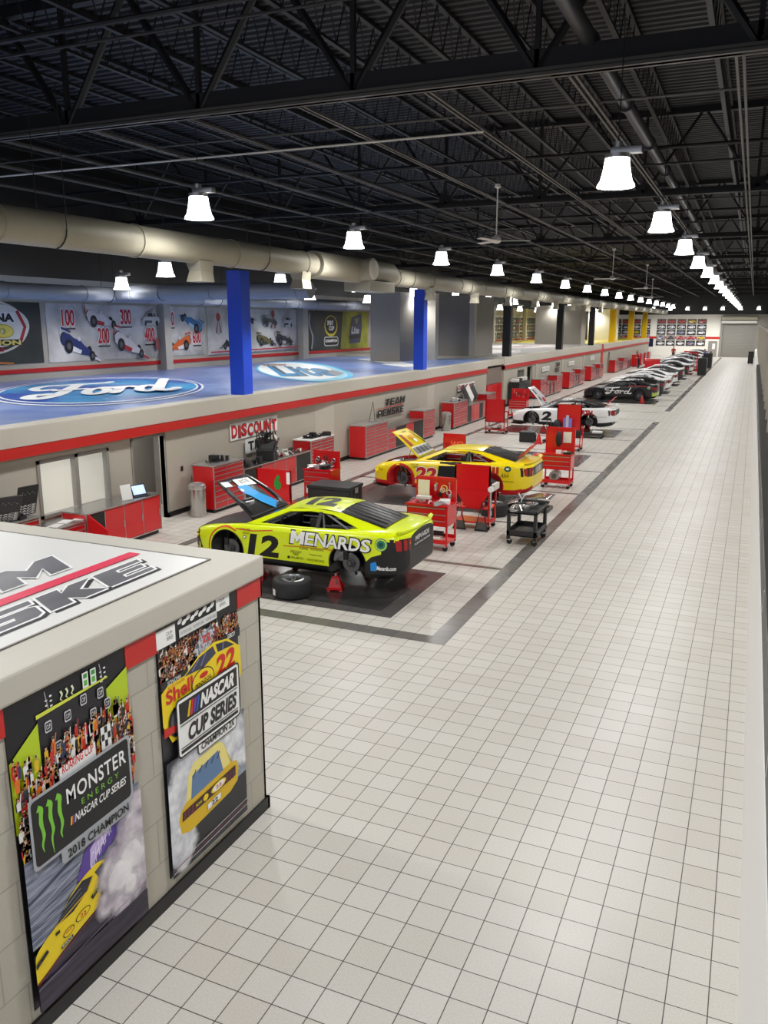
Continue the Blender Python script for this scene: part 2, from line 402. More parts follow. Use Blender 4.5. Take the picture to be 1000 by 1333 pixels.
# window
mb = MB(); fr = M_wall_d; y0, y1, z0, z1 = W1
mb.box(XW-.1, XW+.03, y0, y0+.07, z0, z1, fr); mb.box(XW-.1, XW+.03, y1-.07, y1, z0, z1, fr)
mb.box(XW-.1, XW+.03, y0, y1, z0, z0+.07, fr); mb.box(XW-.1, XW+.03, y0, y1, z1-.07, z1, fr)
ym = y0+(y1-y0)*.52; mb.box(XW-.1, XW+.03, ym-.05, ym+.05, z0, z1, fr)
w = struct(mb, 'window_1')
mb = MB(); mb.box(XW-.05, XW-.04, y0+.07, y1-.07, z0+.07, z1-.07, glass('office_glass', '#dfe8e6', .08)); mb.build('window_pane', w)
mb = MB(); mb.box(XW-.13, XW+.02, D1[0]-.05, D1[0], 0, 2.1, fr); mb.box(XW-.13, XW+.02, D1[1], D1[1]+.05, 0, 2.1, fr); mb.box(XW-.13, XW+.02, D1[0]-.05, D1[1]+.05, 2.06, 2.11, fr)
struct(mb, 'door_1')
sw = MB(); sw.box(XW, XW+.02, 16.75, 16.83, 1.08, 1.2, M_black, .004); tag(sw.build('light_switch'), 'small black wall switch between the doorway and the first tall red cabinet', 'switch')
# roofs of the blocks
mb = MB(); mb.box(-23.5, -13.3, -3, 45.9, Z1-.2, Z1-.03, M_bluer); mb.box(-13.3, XP+.02, -3, 42.9, Z1-.02, Z1+.004, M_cap)
struct(mb, 'ceiling_blue_block')
mb = MB(); mb.box(-13.32, XP+.0, 42.95, 46.3, Z1-.3, Z1, M_cap); struct(mb, 'trim_11')
mb = MB(); mb.box(-14.1, -13.9, 42.9, 46.3, 0, 2.4, M_wall_d); struct(mb, 'wall_left_recess')
# second block
mb = MB(); mb.box(-24, XP, 46.3, 46.6, 0, Z1, M_wall); struct(mb, 'wall_grey_block_end')
seg_wall('wall_left_d', 46.6, 79.4, XP, ((49.3, 50.9, .9, 2.0), (51.7, 53.1, 0, 2.06)))
mb = MB(); mb.box(-24, XP+.04, 46.25, 79.5, 2.38, Z1+.08, M_cap, .015); struct(mb, 'trim_5')
mb = MB(); mb.box(XP-.1, XP+.055, 46.24, 79.5, 2.17, 2.375, M_red); mb.box(-13.8, XP+.055, 46.24, 46.3, 2.17, 2.375, M_red); struct(mb, 'trim_6')
mb = MB(); mb.box(-23.5, -13.3, 46.6, 79.5, Z1+.07, Z1+.09, M_greyr); struct(mb, 'ceiling_grey_block')
mb = MB(); mb.box(XP, XP+.02, 46.6, 79.4, 0, .13, M_base); struct(mb, 'baseboard_left_far')
for k, y in enumerate((53.9, 62.0, 70.5)):
    mb = MB(); mb.box(XP-.02, XP+.04, y, y+.6, 0, 2.2, M_cap); struct(mb, 'wall_left_pier_far' if not k else 'wall_left_pier_far_%s' % 'abc'[k])
mb = MB(); mb.box(XP-.1, XP+.02, 49.3, 49.36, .9, 2, fr); mb.box(XP-.1, XP+.02, 50.84, 50.9, .9, 2, fr); mb.box(XP-.1, XP+.02, 50.07, 50.13, .9, 2, fr)
mb.box(XP-.1, XP+.02, 49.3, 50.9, .9, .96, fr); mb.box(XP-.1, XP+.02, 49.3, 50.9, 1.94, 2, fr); w = struct(mb, 'window_2')
mb = MB(); mb.box(XP-.06, XP-.05, 49.36, 50.84, .96, 1.94, MATS['office_glass']); mb.build('window_pane', w)
mb = MB(); mb.box(-16.5, XP-.15, 48.5, 48.6, 0, 2.35, M_wall_d); mb.box(-16.5, -16.4, 48.5, 54, 0, 2.35, M_cream); mb.box(-16.5, XP-.15, 53.9, 54, 0, 2.35, M_wall_d); struct(mb, 'wall_office_far')
# third block, yellow
mb = MB(); mb.box(-13.6, XP+.02, 79.5, 80.6, 0, 2.77, mat('red_wall_paint', '#c81e18', .45)); struct(mb, 'wall_red_return')
seg_wall('wall_left_e', 80.6, 118, XP, ((83.6, 84.9, .9, 2.0),))
mb = MB(); mb.box(-24, XP+.04, 80.6, 118, 2.38, Z1+.08, M_cap, .015); struct(mb, 'trim_7')
mb = MB(); mb.box(XP-.1, XP+.055, 80.6, 118, 2.17, 2.375, M_red); struct(mb, 'trim_8')
mb = MB(); mb.box(-23.5, -13.1, 80.7, 117.8, Z1+.07, Z1+.09, M_yelr); struct(mb, 'ceiling_yellow_block')
mb = MB(); mb.box(-13.5, -13.3, 83.6, 84.9, .8, 2.1, M_cream); struct(mb, 'wall_office_yellow')
# pillars standing on the roofs
def pillar(x, y, m, z0, name, s=.45, z1=6.12, s2=None):
    mb = MB(); mb.box(x-s/2, x+s/2, y-(s2 or s)/2, y+(s2 or s)/2, z0, z1, m, .012); return struct(mb, name)
for k, y in enumerate((19.85, 33.7)): pillar(-13.08, y, M_blue, Z1-.02, 'wall_blue_pillar_'+'ab'[k])
for k, y in enumerate((47.6, 62.0, 75.2)): pillar(-13.08, y, M_black, Z1+.05, 'wall_black_pillar_'+'abc'[k])
for k, y in enumerate((88.5, 102.5, 115.8)): pillar(-13.3, y, M_yel, Z1+.05, 'wall_yellow_pillar_'+'abc'[k], .6)
# tall grey risers standing on the roofs
def riser(x0, x1, y0, y1, z0, name, m=M_wall_d):
    mb = MB(); mb.box(x0, x1, y0, y1, z0, 6.3, m); struct(mb, name)
riser(-18.6, -16.9, 40.6, 44.3, Z1-.05, 'wall_riser_a'); riser(-17.2, -15.1, 46.7, 51.5, Z1+.05, 'wall_riser_b')
mb = MB(); mb.box(-16.4, -15.9, 43.2, 43.7, Z1-.05, 6.3, M_cap); struct(mb, 'wall_riser_column')
mb = MB(); mb.box(-15.1, -14.8, 46.7, 47.1, Z1+.05, 6.3, M_cap); struct(mb, 'wall_riser_edge')
riser(-18.5, -14.3, 76.8, 79.0, Z1+.05, 'wall_riser_c', M_wall)
riser(-17.5, -14.3, 98, 99.5, Z1+.05, 'wall_riser_d', M_cream)
# back wall above the roofs
XB = -23.5
mb = MB(); mb.box(XB-.3, XB, -3, 131, 2.0, 6.3, M_wall); mb.box(XB-.3, XB, -3, 131, 6.3, 11.1, M_black); struct(mb, 'wall_back')
mb = MB(); mb.box(XB, XB+.03, -3, 131, 2.98, 3.13, M_red); struct(mb, 'trim_9')
for k, (y, w_) in enumerate(((29.6, .45), (41.8, .6), (53.9, .5), (66, .5), (79.5, .5), (92, .5), (106, .5), (119, .5))):
    mb = MB(); mb.box(XB, XB+.35, y-w_/2, y+w_/2, 2.5, 6.3, M_cap); struct(mb, 'wall_back_column_'+'abcdefgh'[k])
# end wall with roller door
YE = 130.9
mb = MB()
mb.box(-25, -4.2, YE, YE+.2, 0, 6.0, M_cream)
mb.box(-4.2, .2, YE, YE+.2, 4.75, 6, M_wall); mb.box(.2, 6, YE, YE+.2, 0, 6, M_wall); mb.box(-25, 6, YE, YE+.2, 6, 11.1, M_black)
struct(mb, 'wall_end')
mb = MB()
for i in range(24): mb.box(-4.2, .2, YE+.02+.02*(i % 2), YE+.1, i*.2, i*.2+.195, M_roller)
mb.box(-4.5, -4.2, YE-.15, YE, 0, 5.6, M_wall_d); mb.box(.1, .35, YE-.15, YE, 0, 5.6, M_wall_d)
mb.cyl((-4.4, YE-.3, 5.5), (.3, YE-.3, 5.5), .33, M_gal, n=16); mb.box(-4.4, .3, YE-.5, YE, 4.75, 5.1, M_offwhite)
struct(mb, 'door_2')
mb = MB(); mb.box(-5.95, -4.75, YE-.06, YE, 0, 2.25, M_wall_d); mb.box(-5.4, -5.0, YE-.07, YE-.05, 1.1, 1.9, M_white); struct(mb, 'door_3')
mb = MB(); mb.box(-25, -4.5, YE-.03, YE, 2.55, 2.85, M_red); struct(mb, 'trim_10')
# right wall
mb = MB(); mb.box(.33, .60, -3, 60, 0, 1.78, M_white); mb.box(.33, .6, 60, 130.9, 0, 1.2, M_white); struct(mb, 'wall_right_ledge')
mb = MB(); mb.box(.335, .62, -3, 60, 1.79, 2.12, M_black, .01)
for i in range(14): mb.box(.33, .36, 2+i*3.4, 2.05+i*3.4, 1.87, 2.1, M_alu)
struct(mb, 'trim_right_rail')
mb = MB(); mb.box(.62, .8, -3, 131, 0, 4.45, M_wall_d)
y = 4
while y < 128: mb.box(.50 if y > 16 else .6, .63, y, y+.12, 2.1, 4.3, M_wall); y += 3.05
struct(mb, 'wall_right')
mb = MB(); mb.box(.8, 5.2, -3, 131, 4.3, 4.45, M_wall_d); mb.box(5.2, 5.4, -3, 131, 4.4, 11.2, M_wall_d); struct(mb, 'wall_right_upper')
# ------------------------------------------------------------------ roof deck, trusses, joists
ZD = 11.0
mb = MB(); y = -3.; rows = []
prof = []
while y < 131: prof += [(y, ZD), (y+.1, ZD), (y+.14, ZD-.07), (y+.26, ZD-.07), (y+.3, ZD)]; y += .3
mb.grid([[(x, yy, zz) for yy, zz in prof] for x in (-26, 5.4)], M_deck, False)
struct(mb, 'ceiling')
YT = [13.95+13.75*k for k in range(9)]
for k, y in enumerate(YT):
    mb = MB(); zb = 8.5
    # bottom chord: two angles, a black strip painted in as their shadow gap, top chord, diagonals
    fl, hh = (M_strut, .40) if k == 0 else (M_truss, .2)  # dimness of the farther trusses is put into darker steel
    mb.box(-26, 5.4, y-.12, y-.015, zb, zb+.11, fl); mb.box(-26, 5.4, y-.125, y-.1, zb+.045, zb+.06, M_black); mb.box(-26, 5.4, y+.015, y+.12, zb, zb+.05, fl)
    mb.box(-26, 5.4, y-.05, y-.015, zb, zb+hh, M_truss); mb.box(-26, 5.4, y+.015, y+.05, zb, zb+hh, M_truss)
    mb.box(-26, 5.4, y-.1, y+.1, 10.75, 10.95, M_truss)
    x = -25.9
    xs = []
    while x < 5.3: xs.append(x); x += 3.2
    for x in xs:
        for d in (-1, 1):
            mb.M = Matrix.Identity(4); mb.cyl((x+d*.05, y, zb+.14), (x+d*1.55, y, 10.8), .075 if k == 0 else .045, M_truss, n=6, smooth=False)
        mb.box(x-.04, x+.04, y-.05, y+.05, zb+.1, 10.8, M_truss)
        mb.box(x-.22, x+.22, y-.035, y+.035, zb, zb+.36, M_truss)
    struct(mb, 'ceiling_truss_'+'abcdefghi'[k])
mb = MB()
for i in range(19):   # open-web joists below the deck
    x = -25+i*1.7
    mb.box(x-.06, x+.06, -3, 131, 10.83, 10.9, M_truss); mb.box(x-.05, x+.05, -3, 131, 10.0, 10.06, M_truss)
    y = -3.
    while y < (45 if x > -14 else 0):
        mb.cyl((x, y, 10.05), (x, y+.35, 10.85), .014, M_truss, n=4, caps=False); mb.cyl((x, y+.35, 10.85), (x, y+.7, 10.05), .014, M_truss, n=4, caps=False); y += .7
struct(mb, 'ceiling_joists')
mb = MB()
for i in range(9):    # paired bottom bracing between the trusses
    x = -.55-2.42*i
    for d in (-.05, .05): mb.box(x+d-.022, x+d+.022, 14.05, 131, 8.50, 8.55, M_strut)
struct(mb, 'ceiling_bracing')
mb = MB()
for j, y in enumerate([6.9, 10.5]+[16.9+6.87*i for i in range(16)]):   # cross conduits
    mb.cyl((-24, y, 8.75), (5, y, 8.75), .022 if j % 3 else .03, M_strut if j == 2 else M_truss, n=6)
    if j % 2: mb.cyl((-24, y+.8, 9.3), (5, y+.8, 9.3), .05, M_truss, n=8)
struct(mb, 'ceiling_conduits')
mb = MB(); mb.cyl((-18.5, 17.0, 8.45), (-5.3, 17.0, 8.45), .022, M_offwhite, n=6)
tag(mb.build('conduit'), 'thin pale conduit crossing the dark roof just past the nearest truss', 'conduit')
mb = MB(); mb.cyl((-2.72, -2, 8.97), (-2.72, 130, 8.97), .13, M_pipe, n=14)
for y in range(2, 130, 4): mb.cyl((-2.72, y, 8.95), (-2.72, y+.12, 8.95), .165, M_pipe, n=14)
tag(mb.build('sprinkler_main_pipe'), 'long grey round pipe running along the roof above the right row of lamps', 'pipe')
# ------------------------------------------------------------------ ducts
def duct(path, r, m, name, label, hang=()):
    t = thing(name, path[0], label, 'duct'); o = Vector(path[0])
    mb = MB(); P = [Vector(p)-o for p in path]; mb.tube(P, r, m, n=28); mb.build('duct_run', t)
    for a, b in zip(P, P[1:]):
        L = (b-a).length; d = (b-a)/L; k = .6
        while k < L: j = MB(); j.cyl(a+d*k, a+d*(k+.05), r+.02, m, n=28); j.build('duct_seam', t); k += 3.4
    for a, b in zip(P, P[1:]):
        L = (b-a).length; d = (b-a)/L; k = 1.9
        while k < L:
            c = a+d*k; side = Vector((0, 0, 1)).cross(d); h = MB()
            h.tube([c+side*(r+.02)*math.cos(t_)+Vector((0, 0, 1))*(r+.02)*math.sin(t_) for t_ in [R(a_) for a_ in range(-180, 1, 20)]], .012, M_truss, n=4)
            for sg in (-1, 1): h.cyl(c+side*(r+.02)*sg, c+side*(r+.02)*sg+Vector((0, 0, 8.7-c.z-o.z)), .008, M_truss, n=4)
            h.build('duct_hanger', t)
            k += 6.8
    return t
d1 = duct([(-11.55, 3, 6.33), (-11.55, 21.2, 6.33)], .31, M_gal, 'air_duct', 'long beige-grey round air duct above the near workshop bays')
def register(t, o, y, z, s=.3, m=M_gal):
    mb = MB(); x = -11.55-o[0]; yy = y-o[1]; zz = z-o[2]
    mb.prism([(x-s*.7, yy-s*.8, zz), (x-s*.5, yy-s*.6, zz-.22), (x-s*.7, yy-s*.75, zz-.45), (x+s*.7, yy-s*.75, zz-.45), (x+s*.5, yy-s*.6, zz-.22), (x+s*.7, yy-s*.8, zz)], m, (0, s*1.6, 0)); mb.build('air_register', t)
register(d1, (-11.55, 3, 6.33), 16.0, 6.08)
register(d1, (-11.55, 3, 6.33), 20.6, 6.1)
t = thing('duct_junction', (-11.55, 23.6, 6.33), 'duct junction with a round end cap facing the walkway beside the nearest blue pillar run', 'duct')
mb = MB(); mb.tube([(0, -2.3, 0), (0, 3.1, 0)], .38, M_gal, n=28); mb.build('duct_run', t)
mb = MB(); mb.cyl((-.1, .5, 0), (.62, .5, .02), .33, M_gal, n=28); mb.lathe([(.33, .62), (.30, .66), (.2, .69), (0, .70)], M_offwhite, 'x', (0, .5, .02), 28); mb.build('end_cap', t)
mb = MB(); mb.box(-.45, .45, .6, 2.6, -.62, -.3, M_gal, .03); mb.build('plenum', t)
d2 = duct([(-11.7, 26.85, 6.28), (-11.7, 126, 6.28)], .30, M_gal, 'air_duct', 'slimmer round air duct running on from the junction to the far end')
for k in range(8): register(d2, (-11.7, 26.6, 6.28), 30.5+5.6*k, 6.05, .24)
for y in range(32, 124, 3):
    pass
d3 = duct([(-21.3, 24.6, 5.78), (-13.4, 24.6, 5.78)], .27, M_gald, 'air_duct', 'blue-grey round duct crossing behind the nearest blue pillar')
d4 = duct([(-21.6, 2, 5.72), (-21.6, 62, 5.72)], .26, M_gald, 'air_duct', 'blue-grey round duct running just in front of the poster wall')
# ------------------------------------------------------------------ high bay lamps
def lamp_shade_prof(r): return [(r*.62, .40), (r*.66, .36), (r*.74, .2), (r*.86, .06), (r, .0), (r*1.02, -.03), (r*.97, -.03), (r*.80, .05), (r*.70, .2), (r*.6, .34)]
def make_lamp(loc, label, group, r=.28, chain=1.6):
    t = thing('high_bay_lamp', loc, label, 'lamp', group)
    mb = MB(); mb.lathe(lamp_shade_prof(r), M_lampglass, n=24); mb.ball((0, 0, .16), r*.3, M_lampglass, 12); mb.build('lamp_shade', t)
    mb = MB(); mb.cyl((0, 0, .38), (0, 0, .44), r*.68, M_alu, n=20); mb.box(-.1, .36, -.07, .07, .44, .54, M_alu, .01); mb.cyl((0, 0, .44), (0, 0, .62), .07, M_alu, n=12); mb.build('ballast_housing', t)
    mb = MB(); mb.tube([(0, 0, .6), (.0, 0, .7), (.03, 0, .76), (0, 0, .8), (0, 0, .62+chain)], .009, M_truss, n=5); mb.build('hanger', t)
    return t
ords = ['nearest', 'second', 'third', 'fourth', 'fifth', 'sixth', 'seventh', 'eighth']
LL = []
def lampsrow(x, y0, dy, n, z, rowname, group, pw, r=.28, chain=1.35, ymax=128, first=None):
    base = first
    for k in range(n):
        y = y0+dy*k
        if y > ymax: break
        if k < len(ords): lab = '%s high bay lamp from the camera in the row %s' % (ords[k], rowname)
        else: lab = 'bright high bay lamp in the far run %s' % rowname
        if base is None: base = make_lamp((x, y, z), lab, group, r, chain)
        else: dup(base, (x, y, z), lab, group)
        ld = bpy.data.lights.new('bay_light', 'SPOT'); ld.energy = pw; ld.spot_size = R(165); ld.spot_blend = .8; ld.shadow_soft_size = .34; ld.color = (1, .985, .96)
        lo = bpy.data.objects.new('bay_light', ld); C.objects.link(lo); lo.location = (x, y, z-.06)
        LL.append(lo)
    return base
PW = 950
lp = lampsrow(-2.15, 13.75, 6.85, 17, 6.8, 'over the open walkway', 'lamps over the walkway', PW)
lampsrow(-10.2, 14.2, 7.0, 16, 6.75, 'over the race cars', 'lamps over the car bays', PW, first=lp)
# lamps of the same two rows behind the camera, they light the foreground
for x in (-2.15, -10.2):
    for y in (0.2, 6.9):
        if y > 3 and x > -5: pass
        ld = bpy.data.lights.new('bay_light', 'SPOT'); ld.energy = PW; ld.spot_size = R(165); ld.spot_blend = .8; ld.shadow_soft_size = .34
        lo = bpy.data.objects.new('bay_light', ld); C.objects.link(lo); lo.location = (x, y, 6.75)
lampsrow(-16.8, 14.6, 6.9, 13, 6.15, 'above the painted roofs', 'lamps above the painted roofs', 500, first=lp)
lampsrow(-20.6, 17.0, 6.9, 12, 5.9, 'in front of the poster wall', 'lamps by the poster wall', 420, first=lp)
for k in range(7):
    dup(lp, (-13.5+2.3*k, 126.8, 6.6), 'bright high bay lamp in the short cross row near the end wall', 'lamps near the end wall')
    ld = bpy.data.lights.new('bay_light', 'SPOT'); ld.energy = PW*.6; ld.spot_size = R(170); ld.spot_blend = .8; ld.shadow_soft_size = .34
    lo = bpy.data.objects.new('bay_light', ld); C.objects.link(lo); lo.location = (-13.5+2.3*k, 126.8, 6.54)
# ceiling fans
def fan(loc, label, rot=0.):
    t = thing('ceiling_fan', loc, label, 'ceiling fan', 'white ceiling fans', rot)
    mb = MB(); mb.cyl((0, 0, .1), (0, 0, 1.5), .02, M_white, n=8); mb.lathe([(.0, 1.52), (.08, 1.5), (.09, 1.42), (.02, 1.38)], M_white, n=14); mb.build('downrod', t)
    mb = MB(); mb.lathe([(0, .16), (.06, .15), (.13, .08), (.15, 0), (.1, -.06), (0, -.08)], M_white, n=18); mb.build('motor', t)
    for k in range(3):
        a = R(120*k); b = MB(); b.M = Matrix.Rotation(a, 4, 'Z') @ Matrix.Rotation(R(10), 4, 'X'); b.box(.1, .95, -.07, .07, -.012, .008, M_white, .004); b.build('fan_blade', t)
    return t
fan((-6.9, 23.6, 7.0), 'nearest white ceiling fan on a long rod under the dark roof', .3)
fan((-7.0, 45.5, 7.0), 'second white ceiling fan, farther down the roof', 1.0)
fan((-6.8, 58.5, 7.0), 'third white ceiling fan, small and far down the roof', .6)
fan((-8.2, 75, 6.9), 'fourth white ceiling fan, smallest one near the far lamps', .2)
# ------------------------------------------------------------------ world and soft ambient
W = bpy.data.worlds.new('World'); bpy.context.scene.world = W; W.use_nodes = True
W.node_tree.nodes['Background'].inputs[0].default_value = (.8, .85, 1, 1); W.node_tree.nodes['Background'].inputs[1].default_value = .5
# ------------------------------------------------------------------ posters on the near building
SKINS = ['#c9997a', '#b07f62', '#8a5f46', '#d9ad8c']
def crowd(cv, box, n, tops, s, seed, sk=0.):
    r = random.Random(seed); P = sorted([(r.uniform(box[0], box[2]), r.uniform(box[1], box[3])) for _ in range(n)], key=lambda p: -p[1])
    for i, (a, b) in enumerate(P):
        if i % 12 == 0: cv.up()
        b += sk*(a-box[0]); c = pm(r.choice(tops)); w = s*r.uniform(.8, 1.15)
        cv.poly([(a-w*.75, b-w*2.2), (a+w*.75, b-w*2.2), (a+w*.85, b-w*.1), (a+w*.4, b+w*.25), (a-w*.4, b+w*.25), (a-w*.85, b-w*.1)], c, False)
        if r.random() < .3: cv.stroke([(a+w*.6, b), (a+w*r.uniform(.6, 1.3), b+w*1.5)], w*.35, c, False)
        cv.l += .0002; cv.ell(a, b+w*.6, w*.42, w*.52, pm(r.choice(SKINS)), 8, up=False)
        cv.poly([(a-w*.42, b+w*.7), (a+w*.42, b+w*.7), (a+w*.25, b+w*1.15), (a-w*.3, b+w*1.12)], pm(r.choice(['#1d1a18', '#b32018', '#e4b325', '#3a2a20', '#d8d8d8'])), False); cv.l -= .0002
    cv.up()
def puff(cv, pts, mats_, seed, k=7):
    r = random.Random(seed)
    for j, m in enumerate(mats_):
        cv.up()
        for (a, b, rr) in pts:
            q = rr*(1-.22*j); n = 22; ph = r.uniform(0, 6)
            cv.poly([(a+q*(1+.13*math.sin(k*t+ph)+.07*math.sin(11*t+ph))*math.cos(t), b+q*(1+.13*math.sin(k*t+ph)+.07*math.cos(9*t))*math.sin(t)) for t in [2*math.pi*i/n for i in range(n)]], m, False); cv.l += .00005
YEL, YEL2, RED, INK, WHT = pm('#f2d413'), pm('#e0b70c'), pm('#cf1f1a'), pm('#101012'), pm('#f2f2f0')
M_sm1 = two_tone('print_smoke_light', '#c9c3cc', '#f1eef0', 4, .35, .65, .45)
M_sm2 = two_tone('print_smoke_mauve', '#8d8396', '#c8bfcb', 5, .35, .65, .45)
M_sm3 = two_tone('print_smoke_blue', '#5a6478', '#aab4c4', 4, .3, .7, .45)
M_asph = two_tone('print_asphalt', '#1f1b2a', '#453d52', 9, .35, .7, .45, stretch=(1, .3, 2))
M_track = two_tone('print_track', '#59617a', '#9aa0b2', 14, .35, .65, .45, stretch=(1, .3, 3))
def poster(y0, y1, z0, z1, name='wall_poster', x=-4.04):
    mb = MB(); mb.box(x, x+.008, y0, y1, z0, z1, pm('#17161a'))
    return mb, Canvas(mb, (x+.0085, y0, z0), (0, 1, 0), (0, 0, 1), .0004)
# --- left poster 1.10 x 2.23
mb, cv = poster(3.34, 4.44, .20, 2.425)
W_, H_ = 1.10, 2.225
KN = [(-1, -1), (.22, .22), (1.03, .74), (1.13, 1.03), (1.60, 1.55), (1.885, 2.05), (2.05, 2.13), (2.225, 2.225), (9, 9)]
def warp1(a, b):
    for (p0, q0), (p1, q1) in zip(KN, KN[1:]):
        if b <= p1: return a, q0+(b-p0)*(q1-q0)/(p1-p0)
cv.warp = warp1
def smoke_rect(cv, name, c1, c2, y0, z0, cs, **kw): w = cv.warp; cv.warp = None; cv.rect(0, 0, W_, H_*.62, smoke_print(name, c1, c2, [(-4.03, y0+a, z0+b, r_) for a, b, r_ in cs], **kw)); cv.warp = w
cv.rect(0, 0, W_, H_, INK)
cv.rect(0, 1.80, W_, H_, pm('#0c0c14'))
for px_ in (.36, .86):   # light towers
    for i in range(6): cv.ell(px_+.02*(-1)**i, 2.06-.035*i, .012, .014, WHT, 8)
    cv.stroke([(px_, 1.86), (px_-.03, 2.15)], .006, pm('#b8b8c0'))
cv.poly([(0, 1.40), (.26, 1.42), (.26, 1.86), (0, 1.76)], pm('#b7cf1e')); cv.poly([(.88, 1.47), (W_, 1.47), (W_, 1.90), (.88, 1.84)], pm('#b7cf1e'))
cv.poly([(.25, 1.45), (.88, 1.45), (.88, 1.88), (.25, 1.88)], pm('#1b1a20'))
cv.stroke([(.24, 1.885), (.90, 1.905)], .026, pm('#d5dd4a'))
for a in (.46, .51, .56): cv.stroke(cv.curve([(a, 2.06), (a+.012, 2.0), (a-.004, 1.95), (a+.01, 1.915)], 4), [.02, .016, .016, .016, .014, .014, .012, .012, .01, .01, .008, .006, .005], pm('#dfe8c0'))
for a, c in ((.66, '#ecefe8'), (.735, '#dfeadf')):
    cv.rect(a, 1.915, a+.055, 2.14, pm(c)); cv.text('1', a+.01, 2.06, a+.045, 2.12, pm('#3c9a3c'), bold=.03)
    cv.rect(a+.012, 1.95, a+.043, 2.03, pm('#63b445'))
for a, b in ((.30, 1.80), (.37, 1.70), (.47, 1.80), (.62, 1.83), (.70, 1.75), (.78, 1.82), (.84, 1.76), (.30, 1.66)):
    cv.rrect(a, b, a+.06, b+.045, .01, pm('#c9c9cf')); cv.rrect(a+.006, b+.006, a+.054, b+.039, .008, pm('#2b2a33')); cv.text('CUP', a+.012, b+.013, a+.048, b+.032, WHT)
cv.text('CHAMPION', .47, 1.685, .65, 1.72, WHT, bold=.03, sk=.05)
TP = ['#c5221c', '#c5221c', '#e5b51c', '#e8e6e2', '#e8e6e2', '#20202a', '#2a2b35', '#e07020', '#23345e']
crowd(cv, (.01, 1.58, 1.09, 1.76), 170, TP, .021, 3)
crowd(cv, (.01, 1.42, 1.09, 1.64), 170, TP, .025, 4)
crowd(cv, (.01, 1.18, .2, 1.5), 60, TP, .025, 44)
crowd(cv, (.95, 1.3, 1.09, 1.5), 30, TP, .025, 45)
cv.poly([(.36, 1.55), (.70, 1.57), (.70, 1.66), (.36, 1.64)], WHT); cv.text('ROARING CUP', .385, 1.61, .68, 1.645, RED, sk=.05, bold=.02)
cv.poly([(.76, 1.60), (.86, 1.60), (.86, 1.70), (.76, 1.70)], WHT)
for i in range(3):
    for j in range(3):
        if (i+j) % 2: cv.rect(.765+i*.03, 1.61+j*.03, .793+i*.03, 1.638+j*.03, INK)
cv.rect(0, .62, W_, 1.22, M_track)
for i in range(9): cv.stroke([(0, .66+i*.05), (W_, .80+i*.045)], .008, pm('#b6bac8' if i % 2 else '#474d63'))
# small purple car beyond
cv.poly([(.43, .93), (.90, 1.07), (.93, 1.16), (.80, 1.20), (.50, 1.08), (.42, 1.02)], pm('#5a3f9a')); cv.poly([(.55, 1.02), (.82, 1.11), (.80, 1.16), (.56, 1.08)], pm('#c9b4e8')); cv.poly([(.42, .90), (.52, .93), (.50, 1.0), (.42, .97)], pm('#7c4a2e'))
cv.text('CHAMP', .55, 1.02, .80, 1.06, pm('#e8e2f5'), sk=.28)
cv.stroke([(.42, .99), (.52, .86)], .02, pm('#2a2440')); 
cv.rect(0, 0, W_, .56, M_asph)
cv.stroke([(0, .50), (W_, .60)], .02, pm('#3a3350'))
# yellow car, front three-quarter
body = cv.curve([(0, .42), (.02, .56), (.10, .64), (.22, .72), (.34, .90), (.50, 1.01), (.64, 1.03), (.72, .97), (.76, .84), (.74, .62), (.66, .53), (.45, .45), (.25, .36), (.08, .26), (.0, .22)], 5)
cv.poly(body, YEL); cv.poly([(.20, .69), (.33, .885), (.46, .97), (.56, .93), (.50, .80), (.36, .70)], pm('#23242e')); cv.poly([(.58, .95), (.66, .99), (.69, .93), (.62, .84)], pm('#3b3c4c'))
cv.stroke([(.20, .69), (.30, .73), (.50, .80), (.565, .93)], .014, YEL2)
cv.stroke([(.29, .82), (.44, .90)], .008, pm('#9aa0ac')); cv.stroke([(.25, .75), (.45, .84)], .006, pm('#7a7f8c'))
cv.ell(.30, .52, .055, .045, INK, rot=.5); cv.ell(.30, .52, .047, .038, YEL, rot=.5); cv.text('PENN', .27, .505, .33, .535, RED, bold=.02, sk=.3)
cv.ell(.44, .58, .075, .05, INK, rot=.4); cv.ell(.44, .58, .067, .043, YEL, rot=.4); cv.text('22', .41, .55, .47, .60, RED, bold=.03)
cv.poly([(.52, .70), (.66, .82), (.67, .77), (.54, .65)], INK); cv.text('PENNZOIL', .545, .69, .655, .725, YEL, sk=.75); cv.rect(.62, .60, .70, .655, INK); cv.text('AD', .63, .612, .69, .645, YEL)
cv.poly([(0, .46), (.10, .53), (.115, .49), (.0, .40)], INK); cv.poly([(.22, .42), (.33, .455), (.33, .42), (.22, .385)], INK); cv.text('RACE', .23, .40, .32, .43, WHT, sk=.28); cv.rect(.18, .60, .22, .635, INK)
cv.stroke([(.0, .215), (.25, .345), (.66, .52)], .014, pm('#7a1420'))
smoke_rect(cv, 'print_smoke_grey', '#a59aab', '#d9d2d9', 3.34, .20, [(.70, .38, .16), (.86, .42, .28), (.80, .58, .24), (.98, .62, .26), (1.0, .36, .20), (.96, .82, .20), (1.05, .98, .14)])
smoke_rect(cv, 'print_smoke_white', '#d9d3da', '#f6f3f5', 3.34, .20, [(.84, .50, .18), (.97, .60, .18), (.92, .38, .12)])
cv.rect(0, 0, W_, .20, M_asph); cv.stroke([(0, .175), (W_, .30)], .006, pm('#8f7f9a'))
